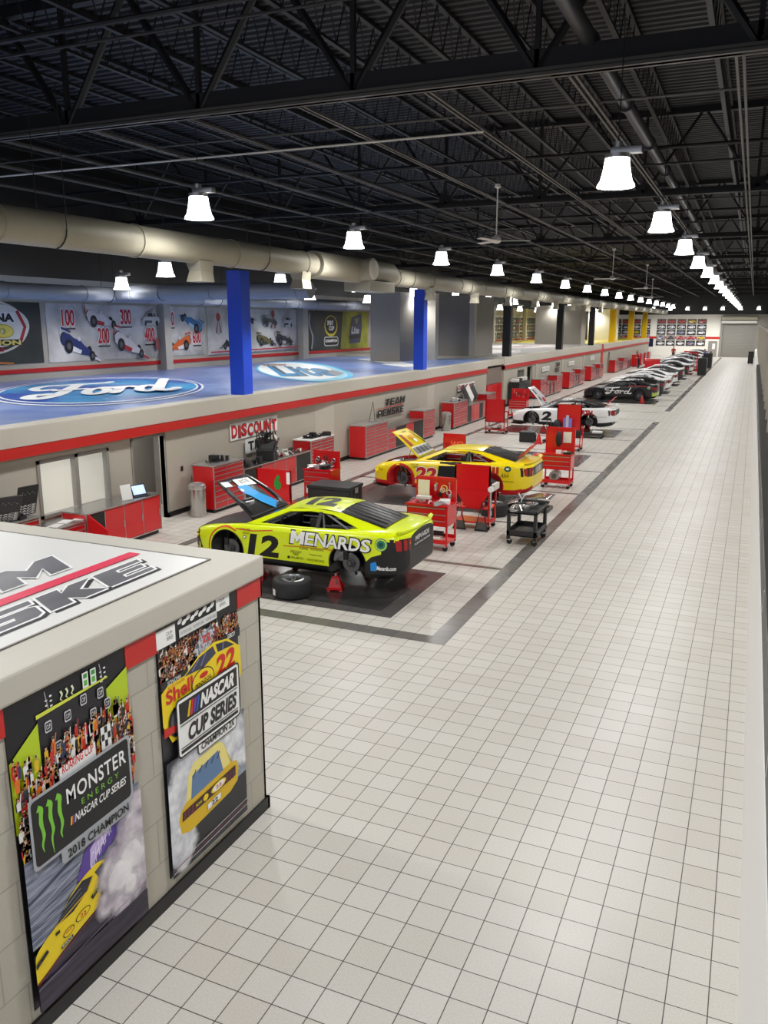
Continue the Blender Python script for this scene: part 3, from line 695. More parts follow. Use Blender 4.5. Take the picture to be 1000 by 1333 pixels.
# series board
def board(cv, pts, rim, fill, w=.012):
    a = sum(p[0] for p in pts)/len(pts); b = sum(p[1] for p in pts)/len(pts)
    cv.poly(pts, rim); cv.poly([(p[0]-(w if p[0] > a else -w), p[1]-(w if p[1] > b else -w)) for p in pts], fill)
g1, g2 = pm('#a8acb2'), pm('#3a3c42')
cv.warp = lambda a, b: (.06+(a-.16)*1.067, 1.03+(b-1.13)*1.1)
cv.rrect(.38, 1.045, 1.03, 1.20, .03, g1, sk=.02); cv.rrect(.16, 1.13, 1.06, 1.60, .035, g1, sk=.02); cv.rrect(.18, 1.15, 1.04, 1.58, .03, INK, sk=.02)
gr = pm('#7ecb3a')
for i, a in enumerate((.24, .315, .39)):
    L_ = (1.22, 1.17, 1.23)[i]
    cv.stroke(cv.curve([(a-.012, 1.52), (a+.014, 1.50), (a+.006, 1.42), (a+.02, 1.33), (a+.004, 1.27), (a+.012, L_)], 4), [.045, .04, .034, .034, .036, .034, .03, .03, .032, .028, .024, .024, .026, .022, .02, .018, .016, .012, .01, .006, .003], gr)
cv.text('MONSTER', .46, 1.42, 1.01, 1.525, WHT, bold=.015, sk=.02, space=1.1); cv.text('ENERGY', .58, 1.355, .93, 1.395, gr, space=1.6, sk=.02)
cv.text('NASCAR CUP SERIES', .51, 1.27, 1.0, 1.325, WHT, shear=.2, bold=.02, sk=.02)
for i, c in enumerate(('#e8c21e', '#cf1f1a', '#2458b4')): cv.poly([(.47+i*.014, 1.27), (.483+i*.014, 1.27), (.493+i*.014, 1.325), (.48+i*.014, 1.325)], pm(c))
cv.text('2018 CHAMPION', .43, 1.065, 1.0, 1.125, INK, bold=.02, sk=.02)
o = tag(mb.build('wall_poster'), 'left tall poster with a green claw logo and 2018 champion lettering', 'poster')
# --- right poster
mb, cv = poster(4.79, 5.905, .22, 2.44)
W_, H_ = 1.115, 2.22
cv.rect(0, 0, W_, H_, pm('#26262c'))
cv.rect(0, 1.98, W_, H_, pm('#18181c'))
cv.rect(.0, 2.02, .24, 2.17, WHT); cv.text('CUP', .13, 2.10, .2, 2.13, INK); cv.text('SERIES', .13, 2.06, .21, 2.09, INK); cv.rect(.80, 2.08, 1.0, 2.21, WHT); cv.text('CUP', .85, 2.15, .93, 2.18, INK); cv.text('SERIES', .85, 2.11, .94, 2.14, INK)
for i in range(9): cv.ell(.30+i*.055, 2.155+.012*(-1)**i, .033, .02, WHT, 10, .4)
cv.rect(.28, 2.03, .80, 2.10, pm('#d9d9d6'));
for i in range(3): cv.text('VICTORY LANE', .30+i*.17, 2.05, .44+i*.17, 2.075, pm('#77777a'))
TP2 = ['#a8421c', '#b5651f', '#8c2a18', '#e4e1dc', '#2a2226', '#c7801f', '#322630', '#6a3020']
crowd(cv, (.01, 1.90, 1.1, 2.0), 130, TP2+['#e8e6e2'], .021, 13); crowd(cv, (.01, 1.74, .45, 1.92), 80, TP2, .025, 14); crowd(cv, (.70, 1.84, 1.1, 1.94), 60, TP2, .025, 15)
puff(cv, [(.60, 1.90, .10), (.52, 1.85, .07), (.68, 1.94, .06)], [two_tone('print_confetti', '#54545c', '#cfcfd6', 40, .4, .6)], 2, 9); cv.text('22', .56, 1.88, .68, 1.95, pm('#d13a3a'), bold=.04)
cv.rect(0, 1.46, .2, 1.56, pm('#1b1b1f')); cv.rect(.80, 1.76, 1.115, 1.84, pm('#1b1b1f')); cv.text('GEICO', .92, 1.79, 1.04, 1.83, WHT, shear=.2, bold=.02); cv.rect(0, 1.68, .35, 1.75, pm('#1b1b1f')); cv.text('SONOMA', .08, 1.70, .26, 1.735, WHT, shear=.2)
cv.poly([(0, 1.38), (0, 1.66), (.08, 1.70), (.30, 1.70), (.50, 1.80), (.72, 1.84), (.92, 1.80), (1.11, 1.66), (1.115, 1.40), (.9, 1.2), (.1, 1.2)], YEL)
cv.poly([(.30, 1.69), (.50, 1.78), (.70, 1.81), (.74, 1.73), (.56, 1.67)], pm('#3a3c50')); cv.poly([(.77, 1.73), (.74, 1.81), (.90, 1.785), (1.02, 1.71)], pm('#262838'))
for a, b in (((.40, 1.70), (.50, 1.77)), ((.52, 1.70), (.60, 1.79)), ((.84, 1.72), (.85, 1.79))): cv.stroke([a, b], .012, pm('#8a86b0'))
cv.text('22', .72, 1.50, 1.04, 1.69, RED, shear=.15, bold=.04, sk=.05); cv.text('Shell', .05, 1.54, .40, 1.66, RED, bold=.03, sk=.03); cv.text('AUTOTRADER', .08, 1.665, .30, 1.69, pm('#d9782a'))
cv.ell(.54, 1.56, .16, .115, INK); cv.ell(.54, 1.56, .15, .105, YEL); cv.text('PENNZOIL', .43, 1.52, .66, 1.56, INK, bold=.02, sk=.1); cv.ell(.55, 1.61, .06, .025, RED)
cv.ell(.16, 1.36, .10, .13, INK); cv.ell(.16, 1.36, .07, .095, pm('#55565e')); cv.poly([(0, 1.28), (.18, 1.28), (.18, 1.33), (0, 1.36)], RED)
cv.rect(0, .0, W_, 1.0, M_sm3); cv.rect(0, .86, W_, 1.05, pm('#33353f'))
cv.rect(.0, .0, W_, .22, two_tone('print_road', '#24242a', '#3d3d45', 12))
cv.poly([(.30, .10), (W_, .14), (W_, .42), (.34, .40)], pm('#23242a'))
smoke_rect(cv, 'print_smoke_pale', '#b9bcc6', '#eceef2', 4.79, .22, [(.10, .60, .30), (.30, .85, .30), (.60, .95, .25), (.90, .88, .30), (1.05, .66, .2), (.10, .28, .26), (.16, .12, .16)])
cv.warp = lambda a, b: ((a-.26)*1.08+.11, (b-.24)*.667+.30 if b < .72 else .62+(b-.72)*1.2)
# rear view yellow car
cv.poly([(.26, .50), (.30, .62), (.36, .68), (.40, .88), (.48, .95), (.80, .97), (.88, .92), (.98, .72), (1.06, .68), (1.08, .56), (1.06, .38), (.95, .30), (.40, .24), (.29, .30)], YEL2)
cv.poly([(.36, .68), (.40, .88), (.48, .95), (.80, .97), (.88, .92), (.96, .72)], pm('#f3e489')); cv.poly([(.42, .66), (.45, .86), (.80, .90), (.86, .70)], pm('#5e7fa8'))
for i in range(5): cv.stroke([(.46+i*.08, .84), (.50+i*.08, .885)], .012, pm('#1f2c44'))
cv.poly([(.30, .46), (.31, .58), (1.03, .63), (1.03, .48)], pm('#3a1416'))
for a in (.33, .375, .42, .90, .945, .99): cv.stroke([(a, .475), (a+.012, .585)], .018, pm('#7a2a3a'))
cv.ell(.78, .545, .105, .062, YEL, rot=.1); cv.ell(.78, .545, .085, .045, WHT, rot=.1); cv.text('22', .74, .52, .82, .57, RED, bold=.03); cv.ell(.60, .535, .035, .045, YEL); cv.text('BOW', .47, .51, .55, .55, YEL, bold=.02)
cv.poly([(.62, .33), (.80, .35), (.80, .43), (.62, .41)], WHT); cv.text('22', .67, .345, .76, .41, INK, bold=.04)
cv.warp = None
for i in range(3): cv.stroke([(.0, .05+i*.03), (W_, .075+i*.03)], .007, pm('#c9c7cc' if i != 1 else '#7f2a30'))
# champion board
cv.rrect(.40, .93, .98, 1.10, .03, INK); cv.rrect(.41, .94, .97, 1.09, .028, WHT); cv.rrect(.14, 1.02, 1.05, 1.54, .04, INK); cv.rrect(.155, 1.035, 1.035, 1.525, .035, WHT); cv.rect(.18, 1.32, 1.01, 1.50, INK); cv.rect(.18, 1.055, 1.01, 1.085, INK)
for i, c in enumerate(('#e8c21e', '#cf1f1a', '#6a3fa0', '#2458b4')): cv.poly([(.28+i*.038, 1.345), (.308+i*.038, 1.345), (.345+i*.038, 1.475), (.317+i*.038, 1.475)], pm(c))
cv.text('NASCAR', .455, 1.345, .99, 1.475, WHT, shear=.25, bold=.05); cv.text('CUP SERIES', .27, 1.125, 1.0, 1.275, INK, shear=.15, bold=.04); cv.text('CHAMPION 2X', .44, .965, .95, 1.03, INK, shear=.15, bold=.02)
cv.rect(.18, 1.10, 1.01, 1.108, INK); cv.rect(.18, 1.30, 1.01, 1.308, INK)
tag(mb.build('wall_poster'), 'right tall poster with a white champion board above a yellow car', 'poster')

# ------------------------------------------------------------------ lettering on the near white roof
mb = MB(); cv = Canvas(mb, (-4.60, 1.5, 2.628), (0, 1, 0), (-1, 0, 0), .0015)
G = two_tone('brushed_grey_vinyl', '#5f5f62', '#7a7a7e', 2.5, .35, .65, .3, stretch=(1, .2, 1)); PK = pm('#e0405a', 'pink_red_vinyl', .35); DK = pm('#2c2c2e', 'dark_vinyl')
GL = {'E': [(0, 0), (1, 0), (1, .2), (.42, .2), (.42, .4), (.92, .4), (.92, .6), (.42, .6), (.42, .8), (1, .8), (1, 1), (0, 1)],
      'N': [(0, 0), (.34, 0), (.34, .5), (.62, 0), (1, 0), (1, 1), (.66, 1), (.66, .5), (.38, 1), (0, 1)],
      'S': [(0, 0), (.9, 0), (1, .1), (1, .55), (.9, .62), (.4, .62), (.4, .76), (1, .76), (1, 1), (.1, 1), (0, .9), (0, .45), (.1, .38), (.6, .38), (.6, .24), (0, .24)],
      'K': [(0, 0), (.40, 0), (.40, .35), (.62, 0), (1.08, 0), (.70, .55), (1.04, 1), (.62, 1), (.40, .70), (.40, 1), (0, 1)],
      'M': [(0, 0), (.3, 0), (.3, .48), (.5, .12), (.7, .48), (.7, 0), (1, 0), (1, 1), (.72, 1), (.5, .62), (.28, 1), (0, 1)],
      'A': [(0, 0), (.34, 0), (.38, .16), (.62, .16), (.66, 0), (1, 0), (.70, 1), (.30, 1)], 'P': [(0, 0), (.4, 0), (.4, .32), (.9, .32), (1, .42), (1, .9), (.9, 1), (0, 1)], 'T': [(.30, 0), (.70, 0), (.70, .74), (1, .74), (1, 1), (0, 1), (0, .74), (.30, .74)]}
CH = {'A': [(.44, .36), (.56, .36), (.5, .66)], 'P': [(.4, .54), (.66, .54), (.66, .78), (.4, .78)]}
def block(cv, word, a0, b0, lw, gap, h, sh, m, rim=None, rw=.03, drop=None, wide={}):
    a = a0; jobs = []
    for c in word:
        w = lw*wide.get(c, 1); jobs.append((c, a, w)); a += w+gap
    T_ = lambda c, a, w, pts: [(a+x*w+sh*(y*h), b0+y*h) for x, y in pts]
    def grown(pts, g):   # rim: outline pushed outwards
        n = len(pts); out = []
        for i in range(n):
            p0, p1, p2 = Vector(pts[i-1]), Vector(pts[i]), Vector(pts[(i+1) % n]); d1 = (p1-p0).normalized(); d2 = (p2-p1).normalized()
            n1 = Vector((d1.y, -d1.x)); n2 = Vector((d2.y, -d2.x)); k = n1+n2; k = k/max(.35, k.dot(n1)) if k.length > 1e-4 else n1
            out.append(tuple(p1+k*g))
        return out
    if drop:
        cv.up()
        for j in jobs: cv.poly([(p[0]+.01, p[1]-.05) for p in grown(T_(*j, GL[j[0]]), rw*.6)], drop, False)
    if rim:
        cv.up()
        for j in jobs: cv.poly(grown(T_(*j, GL[j[0]]), rw), rim, False)
    cv.up()
    for j in jobs: cv.poly(T_(*j, GL[j[0]]), m, False)
    cv.up()
    for j in jobs:
        if j[0] in CH: cv.poly(T_(*j, CH[j[0]]), rim or WHT, False)
block(cv, 'PENSKE', .33, .02, .56, .07, .34, .5, G, WHT, .022, DK)
cv.rect(-.6, .45, 4.37, .58, PK)
block(cv, 'TEAM', 1.05, .71, .58, .08, .43, .5, G, WHT, .022, None, {'M': 1.25})
tag(mb.build('roof_lettering'), 'grey race team name lettering with a pink stripe on the near white roof', 'lettering')

# ------------------------------------------------------------------ painted logos on the blue roof
def script_word(cv, a0, b0, sx, sy, m, w):
    """a flowing script word drawn with a broad pen, letters F o r d"""
    def S_(pts, ww=1.): cv.stroke(cv.curve([(a0+x*sx, b0+y*sy) for x, y in pts], 7), w*ww, m, True); [cv.ell(a0+p[0]*sx, b0+p[1]*sy, w*ww*.5, w*ww*.5, m, 10) for p in (pts[0], pts[-1])]
    S_([(.16, .62), (.06, .60), (.0, .72), (.07, .86), (.24, .90), (.42, .93), (.60, .97), (.64, 1.02)], 1.0)
    S_([(.36, .90), (.30, .60), (.24, .30), (.14, .14), (.04, .18), (.06, .30), (.16, .32)], 1.25)
    S_([(.20, .52), (.34, .55), (.44, .56)], .8)
    S_([(.56, .56), (.48, .48), (.46, .30), (.52, .22), (.60, .30), (.62, .46), (.56, .56), (.64, .58), (.72, .54)], 1.0)
    S_([(.72, .56), (.72, .40), (.68, .22)], 1.0); S_([(.71, .44), (.76, .54), (.82, .57), (.85, .52)], 1.0)
    S_([(1.04, .52), (.96, .56), (.90, .46), (.89, .30), (.95, .23), (1.02, .30), (1.06, .48)], 1.0)
    S_([(1.16, .98), (1.11, .70), (1.06, .40), (1.05, .25), (1.12, .22), (1.20, .30)], 1.15)
def flat_oval(cx, cy, U, V): mb = MB(); return mb, Canvas(mb, (cx, cy, Z1-.02), (*U, 0), (*V, 0), .003)
PB, PB2 = two_tone('painted_blue_fade', '#1f4fb0', '#3f9fd8', .35, .4, .6, .3), pm('#2a4f9f')
mb, cv = flat_oval(-18.2, 20.0, (.56*3.16, .83*3.16), (-.66*5.42, .75*5.42))
cv.ell(0, 0, 1.0, 1.0, pm('#e4e9f2'), 72); cv.ell(0, 0, .975, .96, PB2, 72); cv.ell(0, 0, .945, .90, pm('#e4e9f2'), 72); cv.ell(0, 0, .925, .86, PB, 72)
script_word(cv, -.66, -.70, 1.12, 1.18, pm('#f3f5f8'), .10)
tag(mb.build('roof_logo'), 'large blue oval car maker logo painted on the blue roof near the left edge', 'painted logo')
mb, cv = flat_oval(-17.9, 31.8, (.81*1.9, .58*1.9), (-.58*7.76, .81*7.76))
cv.ell(0, 0, 1, 1, pm('#38b5e6'), 64); cv.ell(-.04, 0, .93, .94, pm('#9ed8f0'), 64); cv.ell(-.10, 0, .84, .84, pm('#eef3f6'), 64)
cv.text('Lite', -.62, -.62, .58, .42, pm('#5f6874'), bold=.05); cv.text('Lite', -.66, -.58, .54, .46, pm('#3c8fc4'), bold=.01); cv.text('Miller', -.72, .45, -.1, .68, pm('#b98a8a'), bold=.03); cv.poly([(.45, -.62), (.75, -.40), (.66, -.1), (.40, -.35)], pm('#9b9ea4'))
tag(mb.build('roof_logo'), 'pale blue and white oval beer logo painted between the two blue pillars', 'painted logo')
mb, cv = flat_oval(-16.4, 40.0, (.4, .9), (-.7, .7))
cv.rect(-2.0, -3.6, -.2, -.6, pm('#e9ebee')); cv.rect(-1.4, -.2, .2, 2.2, pm('#e9ebee')); cv.rect(-1.2, 2.6, .6, 5.0, pm('#e9ebee')); cv.rect(-.6, 3.1, .0, 4.5, pm('#8b93a4'))
tag(mb.build('roof_logo'), 'white block logo painted at the far end of the blue roof', 'painted logo')
for y, nm in ((53.5, 'nearer'), (68.5, 'farther')):
    mb = MB(); cv = Canvas(mb, (-17.5, y, Z1+.093), (0, 1, 0), (-1, 0, 0), .003)
    cv.ell(0, 0, 5.6, 3.0, pm('#d8cfcc'), 48); cv.ell(0, 0, 4.9, 2.5, pm('#e6e0dd'), 48); cv.text('RACING', -3.6, -.8, 3.6, .9, pm('#b98f8c'), bold=.03, shear=.2)
    tag(mb.build('roof_logo'), 'pale faded oval logo on the grey roof, %s of the two' % nm, 'painted logo')

# ------------------------------------------------------------------ murals on the back wall
def bmural(y0, y1, z0, z1, bg, label, draw):
    mb = MB(); mb.box(XB, XB+.03, y0, y1, z0, z1, bg); cv = Canvas(mb, (XB+.032, y0, z0), (0, 1, 0), (0, 0, 1), .002)
    draw(cv, y1-y0, z1-z0); return tag(mb.build('wall_mural'), label, 'mural', 'murals along the back wall')
def indycar(cv, a, b, s, c1, c2=None, rot=-.12, flip=1):
    c1 = pm(c1); c2 = pm(c2 or '#e8e8e8'); K = pm('#17171a')
    T_ = lambda x, y: (a+flip*(x*math.cos(rot)-y*math.sin(rot))*s, b+(x*math.sin(rot)+y*math.cos(rot))*s)
    P_ = lambda pts, m: cv.poly([T_(*p) for p in (pts if flip > 0 else pts[::-1])], m)
    cv.ell(*T_(-.85, .14), .22*s, .30*s, K, 18); cv.ell(*T_(.72, -.02), .15*s, .2*s, K, 16)
    P_([(-1.05, .2), (-.9, .42), (-.55, .40), (-.3, .30), (.1, .28), (.35, .14), (1.2, -.16), (1.25, -.26), (.6, -.26), (.2, -.3), (-.6, -.26), (-.95, -.1)], c1)
    P_([(-.6, -.26), (.2, -.3), (.25, -.12), (-.55, -.02)], c2)
    P_([(-1.2, .62), (-.55, .56), (-.55, .48), (-1.2, .52)], c1); P_([(-1.2, .62), (-1.14, .62), (-1.08, .22), (-1.16, .22)], c2)
    P_([(.85, -.16), (1.5, -.30), (1.5, -.38), (.85, -.27)], c2)
    cv.ell(*T_(.0, .34), .1*s, .1*s, pm('#d8d8dc'), 12)
    cv.ell(*T_(-.55, -.12), .25*s, .31*s, K, 20); cv.ell(*T_(-.55, -.12), .12*s, .15*s, pm('#5d5d62'), 14); cv.ell(*T_(.92, -.22), .17*s, .22*s, K, 18); cv.ell(*T_(.92, -.22), .08*s, .1*s, pm('#5d5d62'), 12)
def stockcar(cv, a, b, s, c1, c2='#222228', num=None):
    c = pm(c1); K = pm('#18181b')
    cv.poly([(a-.8*s, b-.25*s), (a-.85*s, b+.05*s), (a-.5*s, b+.22*s), (a-.3*s, b+.5*s), (a+.3*s, b+.52*s), (a+.55*s, b+.25*s), (a+.85*s, b+.15*s), (a+.85*s, b-.2*s), (a+.6*s, b-.34*s), (a-.6*s, b-.34*s)], c)
    cv.poly([(a-.46*s, b+.22*s), (a-.28*s, b+.45*s), (a+.12*s, b+.46*s), (a+.2*s, b+.2*s)], K); cv.poly([(a+.26*s, b+.2*s), (a+.2*s, b+.46*s), (a+.32*s, b+.44*s), (a+.5*s, b+.22*s)], pm('#3a3a42'))
    cv.rect(a-.7*s, b-.22*s, a+.05*s, b-.04*s, pm(c2)); cv.ell(a+.55*s, b-.22*s, .14*s, .18*s, K, 14); cv.ell(a-.62*s, b-.26*s, .1*s, .15*s, K, 12)
    if num: cv.text(num, a+.1*s, b-.14*s, a+.45*s, b+.12*s, pm('#c22'), bold=.04)
M_print_g = two_tone('mural_grey_wash', '#a3a09c', '#dbd8d4', .7, .35, .6, .6)
M_print_d = two_tone('mural_dark_wash', '#232622', '#3c403b', .5, .35, .65, .5)
def num(cv, t, a, b, s=.62):
    cv.text(t, a-.03, b-.04, a+s*1.05+.03, b+s+.04, WHT, bold=.07); cv.text(t, a, b, a+s*1.05, b+s, pm('#c8202a'), bold=.03); cv.rect(a, b-.12, a+s*1.05, b-.07, INK)
def m1(cv, w, h):
    a, b = w-2.35, h*.60
    cv.ell(a, b, 1.75, .92, pm('#d9d2c4'), 40); cv.ell(a, b, 1.66, .84, pm('#1f2a20'), 40); cv.ell(a+.35, b+.05, 1.45, .72, pm('#e8e6e0'), 40); cv.stroke([(a+1.3, b+.55), (a+1.6, b), (a+1.35, b-.5)], .14, pm('#b12030'))
    cv.rect(a-1.5, b+.14, a+1.2, b+.5, WHT); cv.text('DAYTONA', a-1.45, b+.17, a+1.15, b+.46, INK, bold=.05); cv.text('500', a-1.5, b-.38, a+1.1, b+.10, pm('#c9b93a'), bold=.09); cv.text('500', a-1.4, b-.34, a+1.05, b+.06, pm('#efe26a'), bold=.04)
    cv.rect(a-1.45, b-.62, a+1.4, b-.42, INK); cv.text('CHAMPION', a-1.4, b-.61, a+1.35, b-.44, pm('#e8d870'), bold=.04); cv.text('50 YEARS', a-.7, b-.82, a+.6, b-.67, pm('#c8202a'), bold=.03); cv.ell(a+.1, b+.82, .22, .18, pm('#b12030'), 14)
    cv.stroke([(0, .62), (1.4, .33), (w-1.4, .02)], .07, pm('#c8793a'))
bmural(16.2, 22.85, 3.32, 5.42, M_print_d, 'dark mural with an oval race winner badge reading Daytona 500', m1)
def m2(cv, w, h):
    num(cv, '100', .75, 1.3); num(cv, '300', 3.9, 1.35); num(cv, '200', 2.55, .62); num(cv, '400', 5.3, .62)
    indycar(cv, 1.45, .55, .85, '#27376e', rot=-.25); indycar(cv, 2.75, 1.55, .75, '#e2dcdc', '#b8303a', rot=-.05); indycar(cv, 4.25, .55, .85, '#e8e4e4', '#c8202a', rot=-.25); stockcar(cv, 5.7, 1.55, .62, '#d5d5d2', '#55555c'); 
    cv.ell(w-.14, .55, .13, .28, pm('#8c4a4a'), 14)
bmural(23.1, 29.25, 3.30, 5.42, M_print_g, 'pale mural of open-wheel cars with red numbers 100, 200, 300 and 400', m2)
def m3(cv, w, h):
    num(cv, '500', -.18, 1.3, .6); num(cv, '600', 1.72, .5, .6); indycar(cv, 1.7, 1.45, .75, '#3f78a8', '#9fc3dd', rot=.5, flip=-1); indycar(cv, .75, .5, .75, '#d8642a', '#e8dcd4', rot=-.1, flip=-1)
bmural(30.0, 32.7, 3.30, 5.42, M_print_g, 'short pale mural with red number 600, a blue and an orange race car', m3)
def m4(cv, w, h):
    r = random.Random(4)
    for a, b, s in ((.9, 1.4, .45), (5.9, 1.6, .4)):
        cv.ell(a, b, .35, .5, pm('#b8b4b2'), 16); cv.ell(a, b+.35, .18, .2, pm('#a23a34'), 12); cv.stroke([(a-.2, b-.4), (a, b+.3), (a+.2, b-.4)], .1, pm('#7c2a28'))
    indycar(cv, 2.1, .55, .8, '#2a2a2d', '#8f8f92', rot=0, flip=-1); indycar(cv, 3.1, 1.5, .75, '#4a4c52', '#9a9aa0', rot=.35); indycar(cv, 5.0, .6, .7, '#6a6440', '#3f4a30', rot=0); indycar(cv, 6.9, .6, .75, '#37373c', '#c8c4c4', rot=0); stockcar(cv, 7.3, 1.5, .6, '#d0d0d0', '#3a3a40'); indycar(cv, 5.4, 1.55, .6, '#55555c', '#b8b8bc', rot=.1)
    cv.stroke([(0, .12), (w, .18)], .07, pm('#b8404a'))
bmural(32.9, 41.3, 3.25, 5.42, M_print_g, 'long grey mural collage of historic race cars behind the first blue pillar', m4)
def m5(cv, w, h):
    cv.rect(w*.6, 0, w, h, two_tone('mural_green_wash', '#7d8420', '#b8bb3c', .8, .35, .65, .5)); cv.poly([(w*.52, 0), (w*.62, 0), (w*.62, h), (w*.56, h)], pm('#8d8f2c'))
    a = w*.37
    cv.ell(a, h*.62, .85, .62, pm('#d6c23a'), 30); cv.ell(a, h*.64, .74, .52, INK, 30); cv.text('SPRINT', a-.5, h*.64, a+.3, h*.76, WHT, bold=.04); cv.text('CUP', a-.3, h*.5, a+.4, h*.62, WHT, bold=.04)
    cv.rrect(a-.95, .22, a+.95, .78, .2, pm('#c9c9c9')); cv.rrect(a-.88, .28, a+.88, .72, .18, INK); cv.text('CHAMPION', a-.8, .44, a+.8, .62, WHT, bold=.05)
    cv.stroke(cv.curve([(.5, h*.95), (.35, h*.7), (.75, h*.35), (.6, .1)], 6), .14, pm('#b8b8a8')); cv.stroke(cv.curve([(.5, h*.95), (.55, h*.6), (.95, h*.3), (.8, .1)], 6), .08, pm('#3f4a80'))
    b = w*.77; cv.poly([(b-.9, .3), (b-.7, h*.55), (b-.5, h*.85), (b+.9, h*.95), (b+1.0, h*.55), (b+.7, .35)], pm('#3d4468')); cv.text('Lite', b-.6, h*.4, b+.6, h*.6, pm('#c9ccd6'), shear=.2, bold=.04); cv.poly([(b-.2, h*.8), (b+.2, h*.65), (b+.6, h*.85)], pm('#8a8f5a')); cv.rect(b-.85, .55, b+.8, .8, INK, sk=.1)
bmural(42.4, 50.8, 3.15, 5.42, M_print_d, 'dark and lime mural with a round cup champion badge and a beer can', m5)
def m6(cv, w, h):
    cv.ell(w*.6, h*.35, .7, .5, pm('#a83a3a'), 18); cv.ell(w*.3, h*.7, .5, .5, pm('#8f979e'), 18); cv.stroke([(.3, .2), (.6, h*.8), (w*.8, h*.9)], .15, pm('#5a2a2a')); stockcar(cv, w*.62, h*.35, .7, '#c84a40')
bmural(51.1, 53.5, 3.15, 5.42, M_print_g, 'narrow mural with a red car right of the lime mural', m6)
def m7(cv, w, h): cv.ell(w*.5, h*.55, .8, .7, pm('#3aa0a8'), 22); cv.ell(w*.5, h*.55, .6, .5, pm('#d8e8ea'), 22); cv.text('22', w*.5-.4, h*.4, w*.5+.4, h*.7, pm('#2a6f78'), bold=.04)
bmural(54.4, 57.6, 3.1, 5.42, M_print_d, 'dark mural with a round teal badge just left of the second blue pillar', m7)
def m8(k):
    def f(cv, w, h):
        r = random.Random(k); n = int(w/1.35)
        for i in range(n):
            for j in range(3):
                a = .15+i*1.3; b = .1+j*.74; cv.rect(a, b, a+1.15, b+.62, pm(r.choice(['#2a2a2e', '#3a3a3e', '#1d1d20', '#54545a']))); stockcar(cv, a+.57, b+.28, .42, r.choice(['#d8d8d8', '#e2c21e', '#c83030', '#9aa6b8', '#e8e8e8']))
    return f
def m9(cv, w, h): cv.rect(0, 0, w, h, pm('#3d463d')); cv.rrect(.5, h*.6, w*.6, h*.9, .1, pm('#8a8f94')); stockcar(cv, w*.4, h*.45, 1.0, '#d5d9d8'); cv.stroke([(w*.3, .1), (w*.6, .3), (w*.8, h*.6)], .3, pm('#4f8a4a')); cv.rect(0, .0, w*.7, .2, pm('#e8e8e8'))
bmural(58.5, 65.4, 3.1, 5.4, M_print_d, 'green-grey mural seen left of the first black pillar', m9)
def m10(cv, w, h): cv.stroke([(.5, .3), (1.3, h*.5), (.8, h*.9)], .5, pm('#d8a03a')); cv.stroke([(2.0, .3), (2.6, h*.5), (2.0, h*.9)], .4, pm('#e8d84a')); cv.ell(w*.3, h*.8, .8, .4, pm('#6a5aa0'), 16); cv.rect(w*.55, .2, w*.95, h*.5, pm('#e8e6e2')); cv.ell(w*.7, h*.75, .9, .4, pm('#8f9ac0'), 14)
bmural(66.6, 79.0, 3.1, 5.4, M_print_g, 'busy multicoloured mural behind the first black pillar', m10)
for k, (a, b, l) in enumerate(((80.0, 91.4, 'mural grid of small race car photos behind the second black pillar'), (92.6, 105.4, 'mural grid of small race car photos left of the third black pillar'), (106.6, 118.4, 'mural grid of small race car photos behind the first yellow pillars'))): bmural(a, b, 3.1, 5.5, pm('#e2e0dc'), l, m8(k))
# photo grid on the end wall: each framed print is a thing of its own
fr0 = None; r = random.Random(11)
ROWN = ('bottom', 'second lowest', 'middle', 'second highest', 'top')
for i in range(11):
    for j in range(5):
        x = -7.65-1.4*i-(.8 if i > 4 else 0); z = 1.55+j*.78
        mb = MB(); mb.box(x, x+1.25, YE-.05, YE-.004, z, z+.70, pm('#1d1d20')); cv = Canvas(mb, (x, YE-.052, z), (1, 0, 0), (0, 0, 1), .002)
        c = ['#e8e8e8', '#d05050', '#d8d8d8', '#e8e8e8', '#b84848'][j] if r.random() < .75 else r.choice(['#8a94a8', '#d8c030', '#555555'])
        cv.rect(.04, .04, 1.21, .66, pm(['#3a3638', '#a89a94', '#34343a', '#2e2e34', '#6a5450'][j])); stockcar(cv, .63, .33, .55, c, r.choice(['#222228', '#b02828', '#e8e8e8']))
        tag(mb.build('framed_print'), 'framed race car print, %s row, column %d from the right on the end wall' % (ROWN[j], i+1), 'picture', 'prints on the end wall')
# ------------------------------------------------------------------ race cars
def crom(a, b, c, d, t): return .5*((2*b)+(c-a)*t+(2*a-5*b+4*c-d)*t*t+(3*b-a-3*c+d)*t**3)
def spline(rows, n):
    out = []; P = [rows[0]]+rows+[rows[-1]]
    for i in range(1, len(P)-2):
        for k in range(n): out.append(tuple(crom(P[i-1][j], P[i][j], P[i+1][j], P[i+2][j], k/n) for j in range(len(P[i]))))
    out.append(rows[-1]); return out
ST = [(-2.47, .24, .40, .46, .50), (-2.43, .16, .58, .56, .60), (-2.32, .13, .74, .64, .67), (-2.15, .13, .86, .71, .73), (-1.9, .13, .945, .77, .785), (-1.4, .13, .99, .85, .84), (-1.0, .13, .985, .88, .885), (-.5, .13, .972, .90, .92),
      (0, .13, .968, .92, .935), (.6, .13, .972, .945, .955), (1.1, .13, .985, .97, .97), (1.5, .13, .985, .985, .985), (1.85, .14, .97, .99, 1.0), (2.1, .16, .925, .985, 1.01), (2.28, .20, .84, .975, 1.01), (2.38, .26, .72, .96, 1.0), (2.43, .33, .60, .92, .97)]
